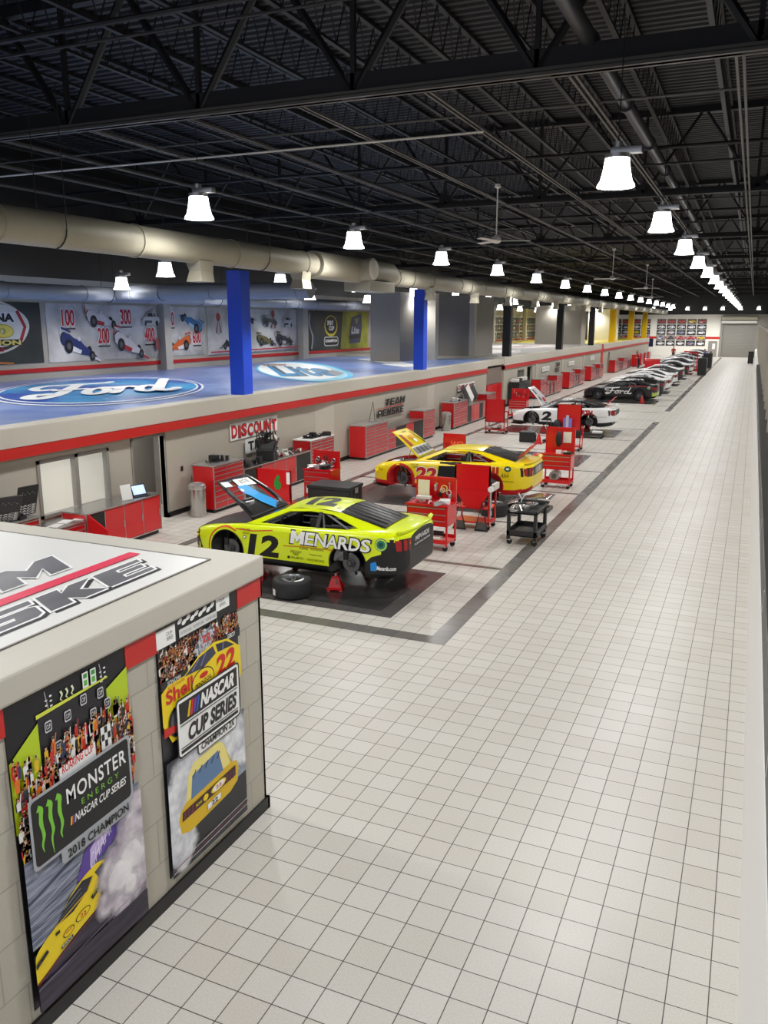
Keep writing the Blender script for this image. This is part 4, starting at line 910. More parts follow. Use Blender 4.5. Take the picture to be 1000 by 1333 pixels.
def car_body_rows():
    S_ = spline(ST, 4); rows = []
    for x, zb, w, zs, zc in S_:
        prof = [(0, zb), (.8*w, zb), (.975*w, zb+.015), (w*.995, zb+.09), (w, .36+.3*(zb-.13)), (w, .55+.2*(zb-.13)), (w*.99, zs-.13), (w*.965, zs-.045), (w*.90, zs), (w*.62, zc-.004), (w*.3, zc+.012), (0, zc+.016)]
        h = [prof[0], prof[1], prof[2]]+spline(prof[3:9], 2)[:-1]+[prof[8]]+prof[9:]
        rows.append([(x, -y, z) for y, z in h]+[(x, y, z) for y, z in h[-2:0:-1]])
    return rows
def tmp_obj(mb):
    me = mb.mesh('shape'); bm = bmesh.new(); bm.from_mesh(me); bmesh.ops.remove_doubles(bm, verts=bm.verts, dist=1e-5); bmesh.ops.recalc_face_normals(bm, faces=bm.faces); bm.to_mesh(me); bm.free()
    o = bpy.data.objects.new('shape', me); C.objects.link(o); return o
def boolean(o, cutters):
    for c in cutters:
        md = o.modifiers.new('cut', 'BOOLEAN'); md.operation = 'DIFFERENCE'; md.solver = 'EXACT'; md.object = c
    bpy.context.view_layer.update(); dg = bpy.context.evaluated_depsgraph_get()
    me = bpy.data.meshes.new_from_object(o.evaluated_get(dg)); me.name = 'body'
    for c in cutters+[o]: bpy.data.objects.remove(c)
    return me
PAINT = mat('car_paint', '#888888', .25, coat=.6); TAILM = mat('car_tail_paint', '#888888', .25, coat=.6); SKIRT = mat('car_skirt_black', '#141415', .35); WELL = mat('wheel_well_black', '#0e0e0f', .8)
def body_solid():
    mb = MB(); rows = car_body_rows(); n = len(rows[0])
    for i in range(len(rows)-1):
        for k in range(n):
            a, b = k, (k+1) % n; z = (rows[i][a][2]+rows[i][b][2])/2
            kk = min(k, n-1-k); low = kk <= 3; xm = (rows[i][a][0]+rows[i+1][a][0])/2; tailp = kk <= 8 and xm > 1.99
            mb.add([rows[i][a], rows[i+1][a], rows[i+1][b], rows[i][b]], [(0, 1, 2, 3)], SKIRT if low else TAILM if tailp else PAINT, True)
    mb.add(rows[0], [tuple(range(n))], PAINT); mb.add(rows[-1], [tuple(range(n))[::-1]], TAILM)
    return mb
AX = (-1.42, 1.30)
def cutters(engine):
    cs = []
    for ax in AX:
        for s in (-1, 1): c = MB(); c.cyl((ax, s*.60, .36), (ax, s*1.2, .36), .385, WELL, n=40); cs.append(tmp_obj(c))
    c = MB(); c.box(-.80, 1.22, -.80, .80, .30, 1.6, WELL); cs.append(tmp_obj(c))
    if engine: c = MB(); c.prism([(-2.12, -.52, .40), (-.98, -.70, .40), (-.98, .70, .40), (-2.12, .52, .40)], WELL, (0, 0, 1)); cs.append(tmp_obj(c))
    return cs
BODY = {}
def body_mesh(engine):
    if engine not in BODY: BODY[engine] = boolean(tmp_obj(body_solid()), cutters(engine))
    return BODY[engine]
def side_frame(mb, s, m):
    O = [(-1.02, .84, .90), (-.24, .59, 1.215), (.35, .575, 1.262), (.95, .56, 1.235), (1.92, .60, 1.005), (1.60, .89, .985), (.3, .89, .94)]
    I = [(-.72, .825, .935), (-.15, .635, 1.175), (.33, .615, 1.215), (.80, .605, 1.19), (1.42, .74, 1.01), (1.26, .83, .985), (.3, .85, .955)]
    O = [(x, s*y, z) for x, y, z in O]; I = [(x, s*y, z) for x, y, z in I]; n = len(O)
    fs = [(i, (i+1) % n, n+(i+1) % n, n+i) for i in range(n)]
    if s > 0: fs = [f[::-1] for f in fs]
    mb.add(O+I, fs, m)
    return mb
def roof_pt(x, y):
    z = 1.215+(x+.24)*.12 if x < .1 else (1.256+(x-.1)*.03 if x < .45 else 1.266-(x-.45)**2*.085)
    return z+.035*(1-(y/.57)**2)
SOLID_BVH = None
def get_bvh():
    global SOLID_BVH
    if SOLID_BVH is None:
        mb = body_solid()
        side_frame(mb, -1, PAINT); side_frame(mb, 1, PAINT)
        mb.grid([[(x, y, roof_pt(x, y)) for y in [-.57+.0814*j for j in range(15)]] for x in [-.24+.0595*i for i in range(21)]], PAINT)
        mb.grid([[(.95+1.0*t, y*(1-.0*t), 1.235-.22*t+.02*(1-(y/.6)**2)) for y in [-.58+.145*j for j in range(9)]] for t in [k/6 for k in range(7)]], PAINT)
        SOLID_BVH = BVHTree.FromPolygons([Vector(v) for v in mb.v], mb.f)
    return SOLID_BVH
def drape(draw, side):
    """lettering and marks laid onto the bodywork. side: 'left' 'right' 'top' 'rear'"""
    O, U, V = {'left': ((0, -3, 0), (1, 0, 0), (0, 0, 1)), 'right': ((0, 3, 0), (-1, 0, 0), (0, 0, 1)), 'top': ((0, 0, 3), (1, 0, 0), (0, 1, 0)), 'rear': ((4, 0, 0), (0, 1, 0), (0, 0, 1)), 'front': ((-4, 0, 0), (0, -1, 0), (0, 0, 1))}[side]
    mb = MB(); cv = Canvas(mb, O, U, V, .0012); draw(cv)
    me = mb.mesh('decal'); bm = bmesh.new(); bm.from_mesh(me)
    U = Vector(U); V = Vector(V); N = U.cross(V); O = Vector(O)
    for D in (U, V):
        vals = [v.co.dot(D) for v in bm.verts]; a = math.floor(min(vals)/.08)*.08
        while a < max(vals):
            bmesh.ops.bisect_plane(bm, geom=bm.verts[:]+bm.edges[:]+bm.faces[:], plane_co=D*a, plane_no=D, dist=1e-5); a += .08
    bvh = get_bvh()
    for v in bm.verts:
        lay = (v.co-O).dot(N); p = v.co.copy()
        hit = bvh.ray_cast(p+N*.5, -N)
        if hit[0] is not None:
            nn = hit[1] if hit[1].dot(N) > 0 else -hit[1]
            v.co = hit[0]+nn*.003+N*lay
        else:
            q_, nn, _, _ = bvh.find_nearest(p-N*((p-O).dot(N)+2)); v.co = q_+N*(.004+lay)
    bm.to_mesh(me); bm.free(); return me
def part(parent, name, me, label=None):
    o = bpy.data.objects.new(name, me); C.objects.link(o); o.parent = parent
    if label: o['label'] = label
    return o
M_tyre = mat('tyre_rubber', '#202022', .7); M_rim = mat('dark_wheel_metal', '#77787d', .35, .7); M_rotor = mat('brake_rotor_metal', '#6f6f72', .4, .8)
M_glassd = glass('dark_cabin_glass', '#0a0c0e', .62); M_louv = mat('louvre_black', '#0d0d0e', .3); M_cage = mat('cage_grey', '#9a9ca0', .4)  # windshield glass carries the dark of the cabin in its colour
def tyre_mesh(mb, at, axis='y', out=-1):
    w = .155; r = .35
    pr = [(.235, -w), (.30, -w-.008), (.335, -w+.01), (.35, -w+.04), (.352, 0), (.35, w-.04), (.335, w-.01), (.30, w+.008), (.235, w)]
    mb.lathe(pr, M_tyre, axis, at, 36)
def rim_mesh(mb, at, axis='y', out=-1, m=None):
    m = m or M_rim; o = out
    mb.lathe([(.238, o*.155), (.232, o*.15), (.222, o*.10), (.215, -o*.15), (.238, -o*.155)], m, axis, at, 30)
    mb.lathe([(0, o*.085), (.055, o*.085), (.06, o*.06), (.06, o*.03), (.0, o*.03)], m, axis, at, 16)
    A = Vector(at)
    for k in range(10):
        t = 2*math.pi*(k//2)/5+(.16 if k % 2 else -.16)
        def P(r, tt, h): return A+(Vector((math.cos(tt)*r, h, math.sin(tt)*r)) if axis == 'y' else Vector((math.cos(tt)*r, math.sin(tt)*r, h)))
        mb.tube([P(.04, t, o*.07), P(.13, t, o*.085), P(.22, t*1.0, o*.11)], [.018, .016, .014], m, n=6)
    mb.lathe([(.0, o*.02), (.17, o*.02), (.17, o*.0), (.0, o*.0)], M_rotor, axis, at, 24)
SHARED = {}
def shared(k, f):
    if k not in SHARED: m = MB(); f(m); SHARED[k] = m.mesh(k)
    return SHARED[k]
def make_car(loc, label, paint, skirt=None, lift=0., hood=None, wheels=True, hub=True, rz=0., decals=None, group=None, detail=True, hoodart=None, hoodpaint=None, cat='race car', roofart=None, archcol=None, trunk=False, tailcol=None, topcol=None):
    t = thing('race_car', (loc[0], loc[1], lift), label, cat, group, rz); t.scale = (.93, .955, .955)
    pm_ = paint; sk = skirt or SKIRT
    b = part(t, 'body', body_mesh(hood is not None))
    def relink(o, a, b_):
        for i, s in enumerate(o.material_slots):
            if s.material == a: s.link = 'OBJECT'; s.material = b_
    relink(b, PAINT, pm_); relink(b, SKIRT, sk); relink(b, TAILM, tailcol or pm_)
    def fr(m): side_frame(m, -1, PAINT); side_frame(m, 1, PAINT)
    for s in (-1, 1):
        def f1(m, s=s): side_frame(m, s, PAINT)
        o = part(t, 'window_frame', shared('window_frame_%d' % s, f1)); relink(o, PAINT, topcol or pm_)
        md = o.modifiers.new('thickness', 'SOLIDIFY'); md.thickness = .02; md.offset = 1 if s < 0 else 1
    o = part(t, 'roof', shared('roof_panel', lambda m: m.grid([[(x, y, roof_pt(x, y)) for y in [-.57+.0814*j for j in range(15)]] for x in [-.24+.0595*i for i in range(21)]], PAINT))); relink(o, PAINT, topcol or pm_)
    o = part(t, 'windshield', shared('windshield_g', lambda m: m.grid([[(-1.0+.76*k/5-.09*(1-(y)**2)*(1-k/5*.6), y*(.82-.25*k/5), .90+.315*k/5+.02*(1-y*y)) for y in [-1+.2*j for j in range(11)]] for k in range(6)], M_glassd)))
    def rw(m):
        m.grid([[(.95+.95*k/6, y*(.56+.03*k/6), 1.243-.225*k/6+.02*(1-y*y)) for y in [-1+.2*j for j in range(11)]] for k in range(7)], M_louv)
        for j in range(7): y = -.48+.16*j; m.tube([(.99, y, 1.258), (1.42, y, 1.154), (1.85, y, 1.05)], .007, M_strut, n=4)
    part(t, 'rear_window', shared('rear_window_g', rw))
    def dk(m):  # deck behind the cabin up to the tail
        m.grid([[(1.80+.6*k/4, y, 1.075+.02*k/4+.012*(1-(y/.8)**2)) for y in [-.80+.16*j for j in range(11)]] for k in range(5)], PAINT)
    def cage(m):
        for s in (-1, 1):
            m.tube([(-.75, s*.70, .55), (-.62, s*.70, .95), (-.1, s*.54, 1.19), (.55, s*.52, 1.2), (.62, s*.62, .95), (.62, s*.70, .40)], .022, M_cage, n=7)
            m.tube([(.6, s*.52, 1.18), (1.2, s*.62, .9)], .022, M_cage, n=7)
            for z in (.45, .6, .75, .88): m.tube([(-.7, s*.74, z), (0, s*.78, z), (.62, s*.74, z)], .02, M_cage, n=6)
        m.tube([(.58, -.52, 1.18), (.58, .52, 1.18)], .022, M_cage, n=7); m.tube([(-.12, -.52, 1.18), (-.12, .52, 1.18)], .022, M_cage, n=7); m.tube([(.6, -.6, .95), (.6, .6, .6)], .022, M_cage, n=7)
    part(t, 'roll_cage', shared('roll_cage_g', cage))
    def seat(m):
        m.box(-.1, .45, -.55, -.10, .32, .48, M_plast, .04); m.box(.38, .52, -.56, -.09, .4, 1.05, M_plast, .04); m.box(.1, .5, -.60, -.52, .45, .8, M_plast, .02); m.box(.3, .5, -.62, -.5, .85, 1.08, M_plast, .02); m.box(.3, .5, -.15, -.03, .85, 1.08, M_plast, .02)
    part(t, 'seat', shared('seat_g', seat))
    def dash(m): m.box(-.8, -.62, -.75, .75, .6, .86, M_plast, .03); m.tube([(-.45+.0, -.33+.16*math.cos(a), .82+.16*math.sin(a)) for a in [2*math.pi*i/16 for i in range(16)]], .015, M_rub, n=6, closed=True); m.cyl((-.62, -.33, .72), (-.45, -.33, .82), .02, M_plast)
    part(t, 'dashboard', shared('dash_g', dash))
    def bp(m, s=-1):
        m.prism([(.55, s*.845, .96), (.63, s*.845, .96), (.60, s*.625, 1.215), (.53, s*.625, 1.215)], M_plast, (0, s*.015, .01))
    part(t, 'door_post', shared('post_l', bp)); part(t, 'door_post', shared('post_r', lambda m: bp(m, 1)))
    def spl(m): m.prism([(-2.55, -.45, .10), (-2.42, -.72, .10), (-2.15, -.90, .10), (-1.85, -.96, .10), (-1.85, .96, .10), (-2.15, .90, .10), (-2.42, .72, .10), (-2.55, .45, .10)], SKIRT, (0, 0, .03))
    part(t, 'splitter', shared('splitter_g', spl))
    def spo(m):
        Y = [-.84, -.72, -.5, -.25, 0, .25, .5, .72, .84]; X = [2.24, 2.33, 2.385, 2.41, 2.415, 2.41, 2.385, 2.33, 2.24]
        m.grid([[(x, y, .985) for x, y in zip(X, Y)], [(x+.05, y*1.01, 1.05) for x, y in zip(X, Y)], [(x+.04, y, 1.055) for x, y in zip(X, Y)], [(x-.03, y*.99, .985) for x, y in zip(X, Y)]], PAINT)
    o = part(t, 'spoiler', shared('spoiler_g', spo)); relink(o, PAINT, pm_)
    def tail(cv):
        cv.poly([(-.90, .66), (.90, .66), (.90, .90), (-.90, .90)], pm('#131315'))
    def tl(cv, tls=-1):
        for s in (tls,):
            for k in range(3): a = s*(.60+.11*k); cv.poly([(a-.035, .68), (a+.035, .68), (a+.035+.01*s, .88), (a-.035+.01*s, .88)], pm('#a3151c', 'tail_light_red', .2))
    if 'tail' not in SHARED: SHARED['tail'] = drape(tail, 'rear'); SHARED['tl'] = drape(tl, 'rear'); SHARED['tr'] = drape(lambda cv: tl(cv, 1), 'rear')
    part(t, 'tail_panel', SHARED['tail']); part(t, 'tail_light', SHARED['tl']); part(t, 'tail_light', SHARED['tr'])
    def wheel_at(ax, s):
        if wheels:
            def wm(m, s=s): tyre_mesh(m, (0, 0, 0), 'y', s)
            def rm(m, s=s): rim_mesh(m, (0, 0, 0), 'y', s)
            w = part(t, 'wheel', shared('tyre_%d' % s, wm)); w.location = (ax, s*.80, .35)
            r_ = part(w, 'rim', shared('rim_%d' % s, rm))
        else:
            def hm(m, s=s):
                m.lathe([(0, s*.10), (.03, s*.10), (.035, s*.06), (.08, s*.06), (.09, s*.02), (.18, s*.02), (.185, 0), (.18, -s*.03), (.09, -s*.04), (.0, -s*.04)], M_rotor, 'y', (0, 0, 0), 28)
                m.lathe([(.05, s*.062), (.07, s*.062), (.07, s*.02)], M_plast, 'y', (0, 0, 0), 16); m.box(-.16, -.06, -.05, .05, .05, .2, M_plast, .02); m.cyl((0, 0, 0), (0, -s*.25, -.02), .05, M_plast); m.tube([(0, -s*.1, .0), (0, -s*.2, -.28)], .03, M_plast, n=6)
            w = part(t, 'brake_rotor', shared('rotor_%d' % s, hm)); w.location = (ax, s*.80, .35)
    for ax in AX:
        for s in (-1, 1): wheel_at(ax, s)
    if detail:   # arch lips
        for ax in AX:
            for s in (-1, 1):
                m = MB(); n = 18
                for k in range(n):
                    pass
                pts = [(ax+.392*math.cos(a), .36+.392*math.sin(a)) for a in [R(-20+220*i/22) for i in range(23)]]
                def dr(cv, pts=pts, s=s): cv.stroke([(x*(1 if s < 0 else -1), z) for x, z in pts], .02, archcol or pm('#101011'))
                part(t, 'wheel_arch_lip', drape(dr, 'left' if s < 0 else 'right'))
    # bonnet
    if hood is not None:
        m = MB(); hp = hoodpaint or pm_; nx, ny = 11, 10; g = []
        for i in range(nx+1):
            u = i/nx; w = .70-.17*u*u
            g.append([(-1.13*u, -w+2*w*j/ny, -.155*u*u-.03*u+.0) for j in range(ny+1)])
        holes = hood.get('holes', ())
        vs = [v for r_ in g for v in r_]; fs = [(i*(ny+1)+j, i*(ny+1)+j+1, (i+1)*(ny+1)+j+1, (i+1)*(ny+1)+j) for i in range(nx) for j in range(ny) if (i, j) not in holes]
        m.add(vs, fs, hp, True)
        o = m.build('bonnet', t); o.location = (-.97, 0, .93); o.rotation_euler = (0, R(hood['angle']), 0)
        md = o.modifiers.new('thickness', 'SOLIDIFY'); md.thickness = .025; md.offset = 1
        if hoodart:
            a = MB(); cv = Canvas(a, (0, 0, .034), (1, 0, 0), (0, 1, 0), .002); hoodart(cv)
            for i, v in enumerate(a.v): u = min(1, max(0, -v[0]/1.13)); a.v[i] = (v[0], v[1], v[2]-.155*u*u-.03*u)
            bm = bmesh.new(); me = a.mesh('bonnet_lettering'); bm.from_mesh(me); bm.to_mesh(me); bm.free(); part(o, 'bonnet_lettering', me)
        pr = MB(); pr.cyl((-1.75, .40, .72), (-1.55, .34, 1.25 if hood['angle'] > 35 else .9), .012, M_alu, n=6); pr.build('bonnet_prop', t)
        e = MB(); rg = random.Random(3)
        e.box(-1.75, -1.2, -.28, .28, .42, .66, mat('engine_alloy', '#8c8c8e', .45, .6), .03); e.cyl((-1.48, 0, .66), (-1.48, 0, .76), .2, M_carbon, n=20)
        e.box(-2.05, -1.85, -.45, .45, .42, .74, M_carbon, .02); e.box(-1.2, -1.02, -.6, .6, .5, .82, M_plast, .02)
        for k in range(8): s = -1 if k % 2 else 1; x = -1.7+.13*(k//2); e.tube([(x, s*.28, .6), (x+.03, s*.42, .62), (x+.1, s*.48, .5), (x+.2, s*.5, .42)], .022, M_steel, n=6)
        for k in range(10): x = rg.uniform(-2.0, -1.1); e.tube([(x, rg.uniform(-.5, .5), .7), (x+.1, rg.uniform(-.5, .5), .74), (x+.25, rg.uniform(-.5, .5), .68)], .013, rg.choice([M_plast, M_rub, M_alu]), n=5)
        e.box(-1.95, -1.7, -.42, -.22, .6, .78, M_white, .02); e.box(-1.3, -1.1, .2, .5, .62, .84, M_white, .02)
        e.build('engine', t)
    if trunk:
        m = MB(); m.prism([(0, -.5, 0), (.48, -.5, .05), (.48, .5, .05), (0, .5, 0)], trunk, (0, 0, .02)); o = m.build('boot_lid', t); o.location = (1.95, 0, 1.09); o.rotation_euler = (0, R(-38), 0)
    for nm, side, f in (decals or []):
        part(t, nm, drape(f, side))
    return t
INKb, WH = pm('#0c0c0d'), pm('#f4f4f2')
# --- 12
P12 = mat('fluorescent_yellow_paint', '#dff00a', .28, coat=.5)
def num12(cv): cv.text('12', -.93, .31, -.15, .74, INKb, shear=.18, bold=.045)
def spons(cv):
    for d, m, bo in ((.03, INKb, .045), (.0, WH, .022)):
        for c, a, w in (('M', .05, .30), ('E', .37, .20), ('N', .59, .24), ('A', .84, .25), ('R', 1.10, .22), ('D', 1.33, .22), ('S', 1.57, .19)):
            if c == 'M': cv.poly([(a-d+x*(w+2*d)+.03*y, .64-d*.7+y*(.24+d*1.3)) for x, y in GL['M']], m); continue
            cv.text(c, a-d, .64-d*.7, a+w+.04+d, .88+d*.6, m, bold=bo, shear=.15)
def small12(cv):
    for a, b, w, tx in ((.25, .54, .2, 'CUMMINS'), (.5, .55, .3, 'MUSTANG RACE'), (.05, .46, .26, 'DISCOUNT'), (.1, .41, .14, 'TIRE'), (.06, .34, .28, 'WURTH'), (.48, .44, .28, 'Supercuts'), (.42, .34, .38, 'VALVOLINE RACE')): cv.text(tx, a, b, a+w, b+.045, pm('#30301a'), shear=.15)
    cv.stroke([(-.1, .57), (.3, .60), (1.0, .60)], .012, pm('#d8501e')); cv.rect(-.01, .34, .04, .385, INKb)
    cv.text('GOOD', -1.02, .72, -.87, .76, INKb); cv.ell(-.98, .66, .04, .035, INKb); cv.ell(-.98, .66, .028, .022, WH); cv.text('NASCAR', -1.1, .79, -.86, .83, pm('#b02020'))
def badge12(cv): cv.ell(1.98, .80, .12, .12, pm('#2f8f78'), 24); cv.ell(1.98, .80, .105, .105, pm('#d8e838'), 24); cv.ell(1.98, .80, .085, .085, pm('#1f7f6a'), 24); cv.ell(1.98, .80, .045, .045, pm('#104a40'), 12)
def skirt12(cv):
    cv.poly([(1.66, .12), (2.1, .14), (2.1, .66), (1.80, .56), (1.68, .46)], SKIRT)
    cv.poly([(1.78, .30), (1.88, .30), (1.92, .38), (1.88, .48), (1.78, .44)], pm('#1f8fe0')); cv.text('Menards.com', 1.90, .32, 2.26, .40, WH, shear=.15, bold=.03)
def arch12(cv):
    cv.stroke([(-1.42+.455*math.cos(a), .36+.455*math.sin(a)) for a in [R(60+125*i/20) for i in range(21)]], .03, pm('#d8501e')); cv.stroke([(-1.2, .80), (-.8, .79), (-.35, .84)], .02, pm('#d8501e'))
def nose12(cv): cv.poly([(-.90, .30), (.90, .30), (.8, .72), (-.8, .72)], SKIRT)
def nosetop(cv): cv.poly([(-2.5, -.75), (-1.02, -.745), (-1.02, .745), (-2.5, .75)], SKIRT)
def rearb(cv): cv.poly([(-.94, .16), (.94, .16), (.94, .62), (-.94, .62)], SKIRT)
def rear12(cv): cv.text('MENARDS', -.36, .78, .36, .88, WH, shear=.1, bold=.05); cv.text('MUSTANG RACING', -.4, .70, .4, .74, WH)
def roof12(cv): cv.text('12', -.05, -.38, .72, .36, INKb, shear=-.15, bold=.07); cv.text('RYAN RACE', .0, -.50, .4, -.45, pm('#5a5a20'))
def topt(cv): cv.text('Racer', .78, -.46, .93, -.30, pm('#3a3a1a'), shear=.2)
def windn(cv): pass
def hood12(cv):
    cv.poly([(-1.10, -.50), (-.93, -.53), (-.90, -.30), (-1.06, -.28)], WH); cv.poly([(-1.08, -.10), (-.86, -.14), (-.78, .42), (-1.02, .40)], WH); cv.poly([(-.86, -.20), (-.84, .10), (-.52, .20), (-.22, .46), (-.06, .22), (-.30, -.02), (-.52, -.14), (-.70, -.28)], pm('#18a4ee'))
    cv.text('BOSS', -1.0, .0, -.9, .3, INKb); cv.stroke([(-.50, -.45), (-.48, -.18)], .02, pm('#8a8a8e')); cv.stroke([(-.42, -.48), (-.40, -.2)], .02, WH); cv.stroke([(-1.0, .50), (-.60, .58)], .03, WH); cv.ell(-.72, -.22, .05, .05, WH)
car12 = make_car((-7.42, 13.50), 'fluorescent yellow number 12 race car on stands, black bonnet raised, nearest car', P12, lift=.225, hood=dict(angle=43, holes=[(i, j) for i in (5, 6, 7, 8) for j in (1, 2, 3)]+[(i, j) for i in (2, 3, 4, 5, 6, 7, 8, 9) for j in (8,)]+[(4, 3), (9, 3)]), wheels=False, tailcol=SKIRT,
    hoodart=hood12, hoodpaint=SKIRT,
    decals=[('rear_skirt', 'left', skirt12), ('nose_panel', 'front', nose12), ('nose_cap', 'top', nosetop), ('door_number', 'left', num12), ('sponsor_lettering', 'left', spons), ('small_stickers', 'left', small12), ('badge', 'left', badge12), ('pinstripe', 'left', arch12), ('tail_lettering', 'rear', rear12), ('roof_number', 'top', roof12), ('name_lettering', 'top', topt)])
# --- 22
P22 = mat('shell_yellow_paint', '#f6dc08', .28, coat=.5); R22 = pm('#c4161c')
def n22(cv):
    cv.text('22', -1.0, .36, -.22, .77, WH, shear=.18, bold=.075); cv.text('22', -.97, .38, -.25, .75, R22, shear=.18, bold=.05)
def s22(cv): cv.text('Shell', .62, .70, 1.55, .90, R22, bold=.03)
def sm22(cv):
    cv.ell(1.80, .86, .10, .075, pm('#15584a'), 20); cv.ell(1.80, .86, .05, .03, WH, 14); cv.text('AAA', 1.60, .62, 1.86, .74, INKb, shear=.3); cv.text('PENNZOIL', 1.5, .50, 2.0, .54, pm('#4a3a10'))
    cv.text('NASCAR', -1.1, .79, -.86, .83, INKb); cv.text('GOOD', -1.02, .72, -.87, .76, INKb); cv.text('TV', -2.2, .55, -2.0, .61, INKb)
def arc22(cv): cv.stroke([(-1.42+.43*math.cos(a), .36+.42*math.sin(a)) for a in [R(-18+216*i/24) for i in range(25)]], .06, R22)
def rear22(cv):
    for a in (-.30, -.12, .06, .24): cv.rect(a, .69, a+.09, .87, pm('#e8e8e0'))
def hood22(cv):
    cv.poly([(-.98, -.46), (-.88, -.49), (-.45, -.55), (-.45, -.32), (-.94, -.30)], pm('#a3141a')); cv.ell(-.62, .12, .09, .1, WH); cv.stroke([(-1.0, .38), (-.45, .56), (-.1, .60)], .05, INKb)
    cv.rect(-.40, -.62, -.08, .62, WH); cv.stroke([(-1.02, -.1), (-1.02, .2)], .04, pm('#8f8a10')); cv.ell(-.76, .06, .09, .2, pm('#e0a010')); 
    for k in range(13): a = -.58+.09*k; cv.rect(-.36, a, -.12, a+[.05, .03, .06][k % 3], INKb)
def door22(cv): cv.poly([(-.30, .30), (.42, .30), (.43, .945), (-.22, .93)], mat('black_cover_cloth', '#17181c', .85, bump=.4, nscale=6))
def low22(cv): cv.poly([(1.62, .14), (2.2, .20), (2.2, .33), (2.0, .29), (1.66, .27)], R22)
car22 = make_car((-7.2, 21.5), 'yellow number 22 race car on stands with red wheel arches and open bonnet', P22, skirt=R22, lift=.225, hood=dict(angle=46), wheels=False, archcol=R22, hoodart=hood22, trunk=R22,
    decals=[('door_number', 'left', n22), ('sponsor_lettering', 'left', s22), ('small_stickers', 'left', sm22), ('lower_trim', 'left', low22), ('arch_trim', 'left', arc22), ('tail_stickers', 'rear', rear22), ('door_cover', 'left', door22)])
# --- 2
P2 = mat('gloss_white_paint', '#e9e9e9', .25, coat=.5)
def n2(cv): cv.text('2', -.95, .34, -.40, .76, INKb, shear=.2, bold=.06)
def s2(cv): cv.text('WURTH', .45, .66, 1.45, .88, pm('#b3121b'), bold=.06); cv.text('2023 2', -.2, .5, .3, .6, INKb)
def sm2(cv): cv.text('RACING', 1.5, .56, 2.1, .64, pm('#9a9a9a')); cv.poly([(1.68, .12), (2.43, .14), (2.43, .40), (2.0, .34), (1.70, .32)], SKIRT)
def hood2(cv): cv.poly([(-1.0, -.34), (-.92, -.42), (-.3, -.42), (-.3, -.2), (-.9, -.2)], INKb); cv.rect(-.42, .0, -.2, .45, R22); cv.ell(-.12, .2, .04, .12, INKb)
car2 = make_car((-7.42, 37.2), 'white number 2 race car on stands with its white bonnet raised high', P2, lift=.225, topcol=M_carbon, hood=dict(angle=57), wheels=False, hoodart=hood2, trunk=R22,
    decals=[('roof_banner', 'top', lambda cv: [cv.rect(-.1+.16*k, -.45, .0+.16*k, .45, WH) for k in range(3)]), ('door_number', 'left', n2), ('sponsor_lettering', 'left', s2), ('small_stickers', 'left', sm2)])
# --- black car with white script
PK_ = mat('satin_black_wrap', '#17171a', .3, coat=.4)
def fordw(cv): script_word(cv, -.95, .34, 1.45, .50, WH, .055)
def st_b(cv): cv.stroke(cv.curve([(.55, .90), (1.1, .96), (1.7, .93), (2.3, .80)], 6), .03, pm('#c0282c')); cv.ell(1.9, .86, .09, .09, pm('#8ad04a'), 18); cv.ell(1.9, .86, .07, .07, WH, 18); cv.ell(1.9, .86, .05, .05, pm('#2a5a3a'), 12); cv.poly([(2.1, .30), (2.45, .34), (2.45, .56), (2.2, .46)], pm('#b8d848'))
def tailw(cv): cv.poly([(-.92, .36), (.92, .36), (.92, .56), (-.92, .56)], pm('#b9c878')); 
carf = make_car((-7.45, 54.9), 'black race car with white script car maker name on its door, wheels on', PK_, decals=[('door_lettering', 'left', fordw), ('pinstripe', 'left', st_b), ('tail_band', 'rear', tailw)])
# --- the parked run beyond: every car its own object
PG = mat('grey_car_cover', '#3a3b3e', .8); PB_ = mat('dark_blue_paint', '#1c2030', .3, coat=.4)
far = [(58.9, PK_, 'plain black race car parked right behind the one with white script'), (62.3, P2, 'first white race car behind the two black ones'), (65.7, P2, 'second white race car behind the two black ones'), (69.1, P2, 'third white race car behind the two black ones'),
       (73.2, PG, 'charcoal race car beyond the three white ones'), (77.4, P2, 'white race car beside the charcoal one, farther down the row'), (81.8, PK_, 'black race car beyond the charcoal one, near the red chest'), (86.2, P2, 'white race car far down the row before the end wall'), (90.6, PB_, 'dark race car far down the row, nearly hidden')]
for i in range(8): far.append((95.2+4.1*i, [P2, PK_, P2, PB_, P2, PK_, P2, PK_][i], 'small distant race car in the packed far end of the row'))
for i, (y, p, l) in enumerate(far):
    make_car((-7.45+.12*math.sin(i*2.1), y), l, p, lift=0.0, detail=False, group='parked race cars far down the row')
